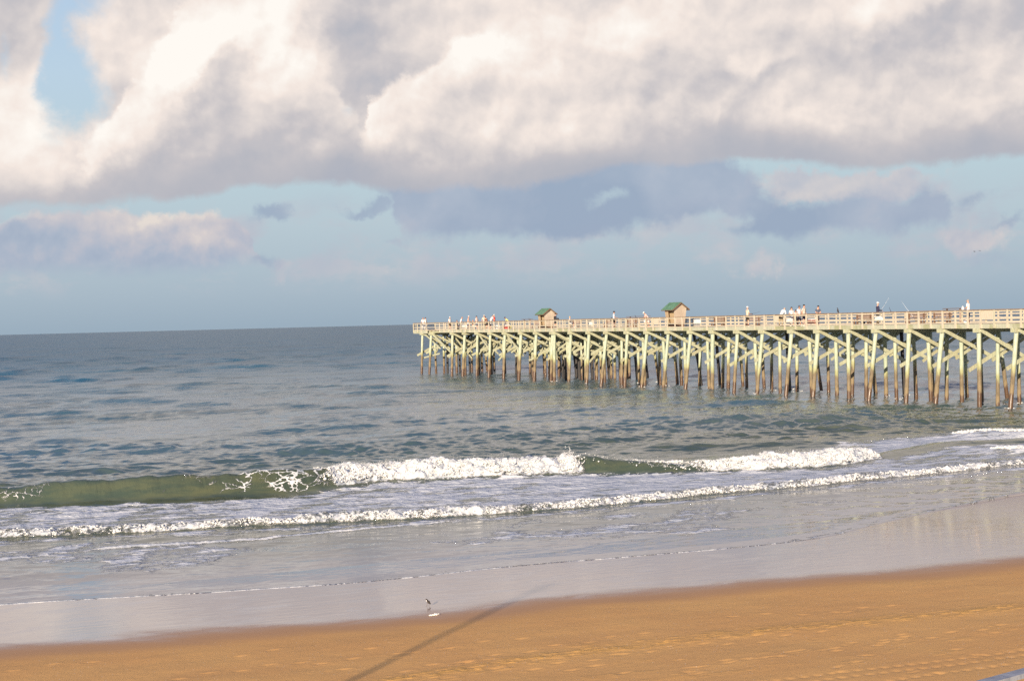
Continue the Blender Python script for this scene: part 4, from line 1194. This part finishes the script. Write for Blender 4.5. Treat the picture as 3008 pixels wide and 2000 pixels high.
def rod_px(p0, z0, p1, z1, xo, label, **k):
    a = at_deck(p0, xo, z0 - DECK); b = at_deck(p1, xo, z1 - DECK); return rod(a, b, label, **k)
rod_px(2206, 7.22, 2236, 7.42, 0.75, 'dark rod held out by the beige shirted angler', col=(0.12, 0.1, 0.1))
rod_px(2586, 7.15, 2612, 8.20, 0.75, 'thin pale rod held by the angler in the navy jacket')
rod_px(2688, 6.5, 2648, 7.95, 0.2, 'white rod leaning on the near railing right of the navy jacket', r=0.014)
rod_px(2622, 6.9, 2613, 7.45, 0.2, 'short dark rod butt over the railing beside the navy jacket', col=(0.05, .05, .07), r=0.035)
rod_px(1378, 7.3, 1382, 8.7, 0.9, 'thin upright rod held by the bare chested angler', col=(0.3, .28, .28))
rod_px(1870, 7.05, 1866, 7.38, 1.5, 'short dark rod butt sticking up between the shelters', col=(0.04, .04, .05), r=0.04)
rod_px(1555, 7.05, 1554, 7.42, 0.5, 'dark rod end sticking up left of the farther shelter', col=(0.04, .04, .05), r=0.035)

def cooler(px, xo, label, body, lid, w=0.6, h=0.36, z=0.0, name='cooler'):
    p = at_deck(px, xo, z); t = thing(name, label, 'cooler', p, 0, 'coolers on the pier deck')
    m = MB(); m.box((-.2, -w / 2, 0), (.2, w / 2, h)); bmesh.ops.bevel(m.bm, geom=m.bm.edges[:], offset=.03, segments=2); m.build('body', plain('cooler shell', body, .4, .03), t)
    m = MB(); m.box((-.215, -w / 2 - .015, h + .004), (.215, w / 2 + .015, h + .10)); bmesh.ops.bevel(m.bm, geom=m.bm.edges[:], offset=.03, segments=2); m.build('lid', plain('cooler lid', lid, .4, .03), t)
    MB().tube([(-.23, -w * .35, h * .6), (-.26, -w * .3, h + .06), (-.26, w * .3, h + .06), (-.23, w * .35, h * .6)], [.012] * 4, 6).build('handle', cloth(WHITE), t)
    return t
cooler(1364, 0.35, 'white cooler set on boards left of the bare chested angler', WHITE, WHITE, .8, .30, .25)
cooler(1459, 0.45, 'white cooler just right of the red shirt', WHITE, WHITE, .9, .42, .05)
cooler(1487, 0.45, 'red cooler with white lid beside the stooping yellow top', RED, WHITE, 1.1, .42, .05)
cooler(1736, 0.5, 'small white cooler right of the blond seated person', WHITE, WHITE, .7, .3, .3)
cooler(2048, 2.8, 'white cooler behind the nearer shelter, on its right', WHITE, WHITE, .7, .3, .35)
cooler(2318, 0.45, 'white cooler at the feet of the family group', WHITE, WHITE, .55, .28, .28)
cooler(2385, 0.5, 'dark red cooler beside the navy shirted person', (0.3, 0.05, 0.03), WHITE, .75, .30, .22)
cooler(2582, 0.5, 'white cooler under the angler in the navy jacket', WHITE, WHITE, .55, .24, .38)
def bucket(px, xo, label, c, z=0.0):
    p = at_deck(px, xo, z); t = thing('bucket', label, 'bucket', p, 0, 'buckets on the pier deck')
    MB().tube([(0, 0, 0), (0, 0, .36)], [.13, .155], 14).tube([(0, 0, .34), (0, 0, .36)], [.165, .165], 14).build('body', plain('bucket plastic', c, .4, .03), t)
    MB().tube([(0, -.155, .33), (0, -.12, .47), (0, 0, .52), (0, .12, .47), (0, .155, .33)], [.006] * 5, 5).build('handle', cloth(GREY), t)
bucket(1499, 0.4, 'yellow bucket below the stooping yellow top', YELLOW, 0.1)
bucket(1398, 0.4, 'white bucket at the feet of the person in pinkish grey', WHITE)
bucket(1895, 0.35, 'white bucket by the pale capped person leaning on the rail', WHITE, 0.55)
bucket(2836, 0.4, 'white bucket at the feet of the grey haired person', WHITE)
# white bag standing on the railing, planks lying on the rail caps, backpacks
def bag(px, xo, z, label, c, s=(.16, .16, .34), cat='bag', nm='bag'):
    p = at_deck(px, xo, z - DECK); m = MB()
    m.tube([(0, 0, 0), (0, 0, s[2] * .35), (0, 0, s[2] * .8), (0, 0, s[2])], [s[0] * .9, s[0], s[0] * .6, s[0] * .15], 10)
    for v in m.bm.verts: v.co += Vector((rr.uniform(-1, 1), rr.uniform(-1, 1), rr.uniform(-.5, .5))) * .015
    o = m.build(nm, cloth(c)); o.location = p; tag(o, label, cat); return o
bag(2829, 0.02, RT + .006, 'white plastic bag standing on the railing beside the grey haired person', WHITE, (.10, .1, .30))
bag(1797, 0.6, DECK + .75, 'black bag at the hip of the pale blue shirt', DARK, (.14, .14, .4))
bag(1639, 1.8, DECK + .95, 'round black bundle on the rail right of the farther shelter', DARK, (.16, .16, .32))
bag(2535, 0.5, DECK + .1, 'dark tackle bag on the deck left of the navy jacket', DARK, (.2, .2, .3))
bag(1345, 0.4, DECK, 'dark tackle bag on the deck at the pier end', DARK, (.2, .2, .34))
def table(px0, px1, label):
    a = at_deck(px0, WID - .1); b = at_deck(px1, WID - .1); L = abs(a.y - b.y) / 2
    t = thing('cleaning_table', label, 'table', ((a.x + b.x) / 2, (a.y + b.y) / 2, DECK), 0, 'fish cleaning tables on the far railing')
    MB().box((-.3, -L, 1.16), (.3, L, 1.21)).build('tabletop', M_TRIM, t)
    for s in (-1, 1): MB().box((-.05, s * L * .8 - .05, 0), (.05, s * L * .8 + .05, 1.155)).build('leg', M_DECK, t)
table(2778, 2826, 'dark plank cleaning table on the far railing left of the grey haired person')
table(1846, 1905, 'dark plank cleaning table on the far railing between the two shelters')
table(1538, 1560, 'dark plank cleaning table on the far railing left of the farther shelter')
# signboards on the far railing
for px, lb in ((1925, 'plain board fixed to the far railing left of the nearer shelter'), (2120, 'plain board fixed to the far railing right of the nearer shelter'), (2290, 'plain board fixed to the far railing behind the stooping white jacket'), (2545, 'plain board fixed to the far railing left of the navy jacket'), (2900, 'plain board fixed to the far railing right of the grey haired person')):
    p = at_deck(px, WID - .03); o = MB().box((-.03, -.75, .25), (0, .75, .98)).build('notice_board', M_POST); o.location = p; tag(o, lb, 'board', 'boards on the far railing')

# ------------------------------------------------------------------ birds
DARKF = plain('dark feathers', (0.035, 0.022, 0.016), .7, .05); WHITEF = plain('white feathers', (0.8, 0.77, 0.72), .7, .05); LEGM = plain('bird leg', (0.16, 0.09, 0.05), .6, .0)
def on_sand(px, py):
    z = 0.1
    for _ in range(12):
        p = at_z(px, py, z); z = 0.5 * z + 0.5 * float(sand_base(np.array([p.x]), np.array([p.y]))[0])
    return at_z(px, py, z), z
def shorebird():
    p, pz = on_sand(1257, 1779)
    t = thing('shorebird', 'small dark backed white fronted shorebird standing on the wet sand', 'bird', (p.x, p.y, pz), math.radians(160))
    t.scale = (.88, .88, .88)
    m = MB(); 
    m.tube([(-.062, 0, .070), (-.042, 0, .092), (-.008, 0, .122), (.020, 0, .152), (.030, 0, .176), (.040, 0, .190), (.058, 0, .188)], [.008, .034, .042, .036, .022, .023, .009], 12, 0)
    for f in m.bm.faces:
        c = f.calc_center_median(); f.material_index = 1 if (c.x - (-.030 + (c.z - .07) * .55) > .018 and c.z < .178) else 0
    m.build('body', [DARKF, WHITEF], t)
    for s in (-1, 1): MB().ball((-.022, s * .034, .110), (.060, .012, .030), 0, 2, Euler((0, math.radians(-46), 0))).build('wing', DARKF, t)
    MB().tube([(.058, 0, .188), (.082, 0, .182)], [.005, .0015], 6).build('beak', LEGM, t)
    MB().tube([(-.055, 0, .078), (-.085, 0, .052)], [.015, .009], 6).build('tail', DARKF, t)
    for s in (-1, 1): MB().tube([(s * .022 + .0, s * .014, .092), (s * .03 - .012, s * .014, .05), (s * .035, s * .014, .004), (s * .035 + .025, s * .014, .002)], [.006, .0035, .0035, .002], 6).build('leg', LEGM, t)
shorebird()
def flying(px, py, dist, span, roll, label):
    r = ray(px, py); p = CAM + r * dist
    t = thing('flying_bird', label, 'bird', p, math.radians(-35), 'dark birds flying above the pier')
    t.rotation_euler = (roll, 0.1, math.radians(-40))
    MB().tube([(0, -.30, 0), (0, -.1, .0), (0, .12, .01), (0, .24, .03), (0, .33, .01)], [.015, .07, .075, .04, .012], 8).build('body', DARKF, t)
    for s in (-1, 1):
        w = MB(); L = span / 2
        a = [w.bm.verts.new(v) for v in ((s * .04, .12, .03), (s * L * .45, .18, .16), (s * L, -.02, .05), (s * L * .42, -.06, .14), (s * .04, -.12, .02))]
        b = [w.bm.verts.new(v.co + Vector((0, 0, -.02))) for v in a]
        w.bm.faces.new(a); w.bm.faces.new(b[::-1])
        for i in range(5): k = (i + 1) % 5; w.bm.faces.new((a[i], b[i], b[k], a[k]))
        w.build('wing', DARKF, t)
flying(2862, 739.5, 520, 0.9, 0.5, 'left one of the two dark birds flying above the pier')
flying(2877, 737, 540, 1.2, -0.1, 'right one of the two dark birds flying above the pier, wings spread')
def cormorant(px):
    p = at_deck(px, WID - .03, 0); t = thing('perched_bird', 'black bird perched upright on the far railing right of the navy shirt', 'bird', (p.x, p.y, RT + 0.005), 0.4)
    MB().tube([(0, -.05, .02), (0, -.02, .12), (0, .01, .25), (0, .0, .36), (0, .03, .43), (0, .08, .44)], [.03, .075, .07, .03, .035, .012], 10).build('body', DARKF, t)
    MB().tube([(0, .08, .44), (0, .14, .435)], [.010, .003], 6).build('beak', LEGM, t)
    MB().tube([(0, -.06, .05), (0, -.13, -.02)], [.03, .02], 6).build('tail', DARKF, t)
cormorant(2462)

# scrap of foam on the wet sand
p, pz = on_sand(1276, 1806); pz += .008
m = MB(); q = random.Random(5)
for k in range(46):
    u = q.uniform(-1, 1); m.ball((u * .12, q.gauss(0, .020), .004 + .012 * (u > .2) * q.random()), (q.uniform(.015, .035), q.uniform(.012, .03), q.uniform(.008, .02)), 0, 1)
o = m.build('foam_scrap', plain('dried foam', (0.85, .84, .76), .8, .03)); o.location = (p.x, p.y, pz); tag(o, 'small cream scrap of foam lying on wet sand below the shorebird', 'foam scrap')

# ------------------------------------------------------------------ corner handrail, and the mast whose shadow crosses the beach
A = at_z(2850, 2003, 5.0); B = at_z(3008, 1960, 5.0); dv = (B - A).normalized(); nrm = Vector((-dv.y, dv.x, 0)); ln_ = 3.4
hr = thing('wooden_handrail', 'timber boardwalk handrail with pale grey cap at the bottom right corner', 'handrail', (A.x, A.y, 0), math.atan2(dv.y, dv.x))
M_GCAP = wood('grey painted cap', (0.24, 0.25, 0.28, 1), (0.32, 0.33, 0.36, 1), (0.33, 0.33, 0.34, 1))
MB().box((-1.4, -0.085, 4.97), (ln_, 0.0, 5.0)).build('cap', M_GCAP, hr)
MB().box((-1.4, -0.125, 4.70), (ln_, -0.088, 4.955)).box((-1.4, -0.125, 4.1), (ln_, -0.088, 4.30)).build('rail', M_CAPR, hr)
for k in range(3):
    x = 1.3 + k * 1.0
    MB().box((x - .05, -.085, 0.3), (x + .05, 0.0, 4.965)).build('post', M_CAPR, hr)
mast = thing('light_pole', 'tall wooden light pole behind the viewpoint, shadow crossing the sand', 'light pole', (-8.25, 9.45, 0.4))
MB().tube([(0, 0, -.5), (0, 0, 6), (0, 0, 9.3)], [.065, .06, .05], 14).build('pole', M_BEAM, mast)
MB().tube([(0, 0, 8.9), (.3, .1, 9.1), (.5, .2, 9.1)], [.05, .05, .05], 8).ball((.55, .2, 9.05), (.14, .1, .06), 0, 2).build('lamp_arm', cloth(GREY), mast)
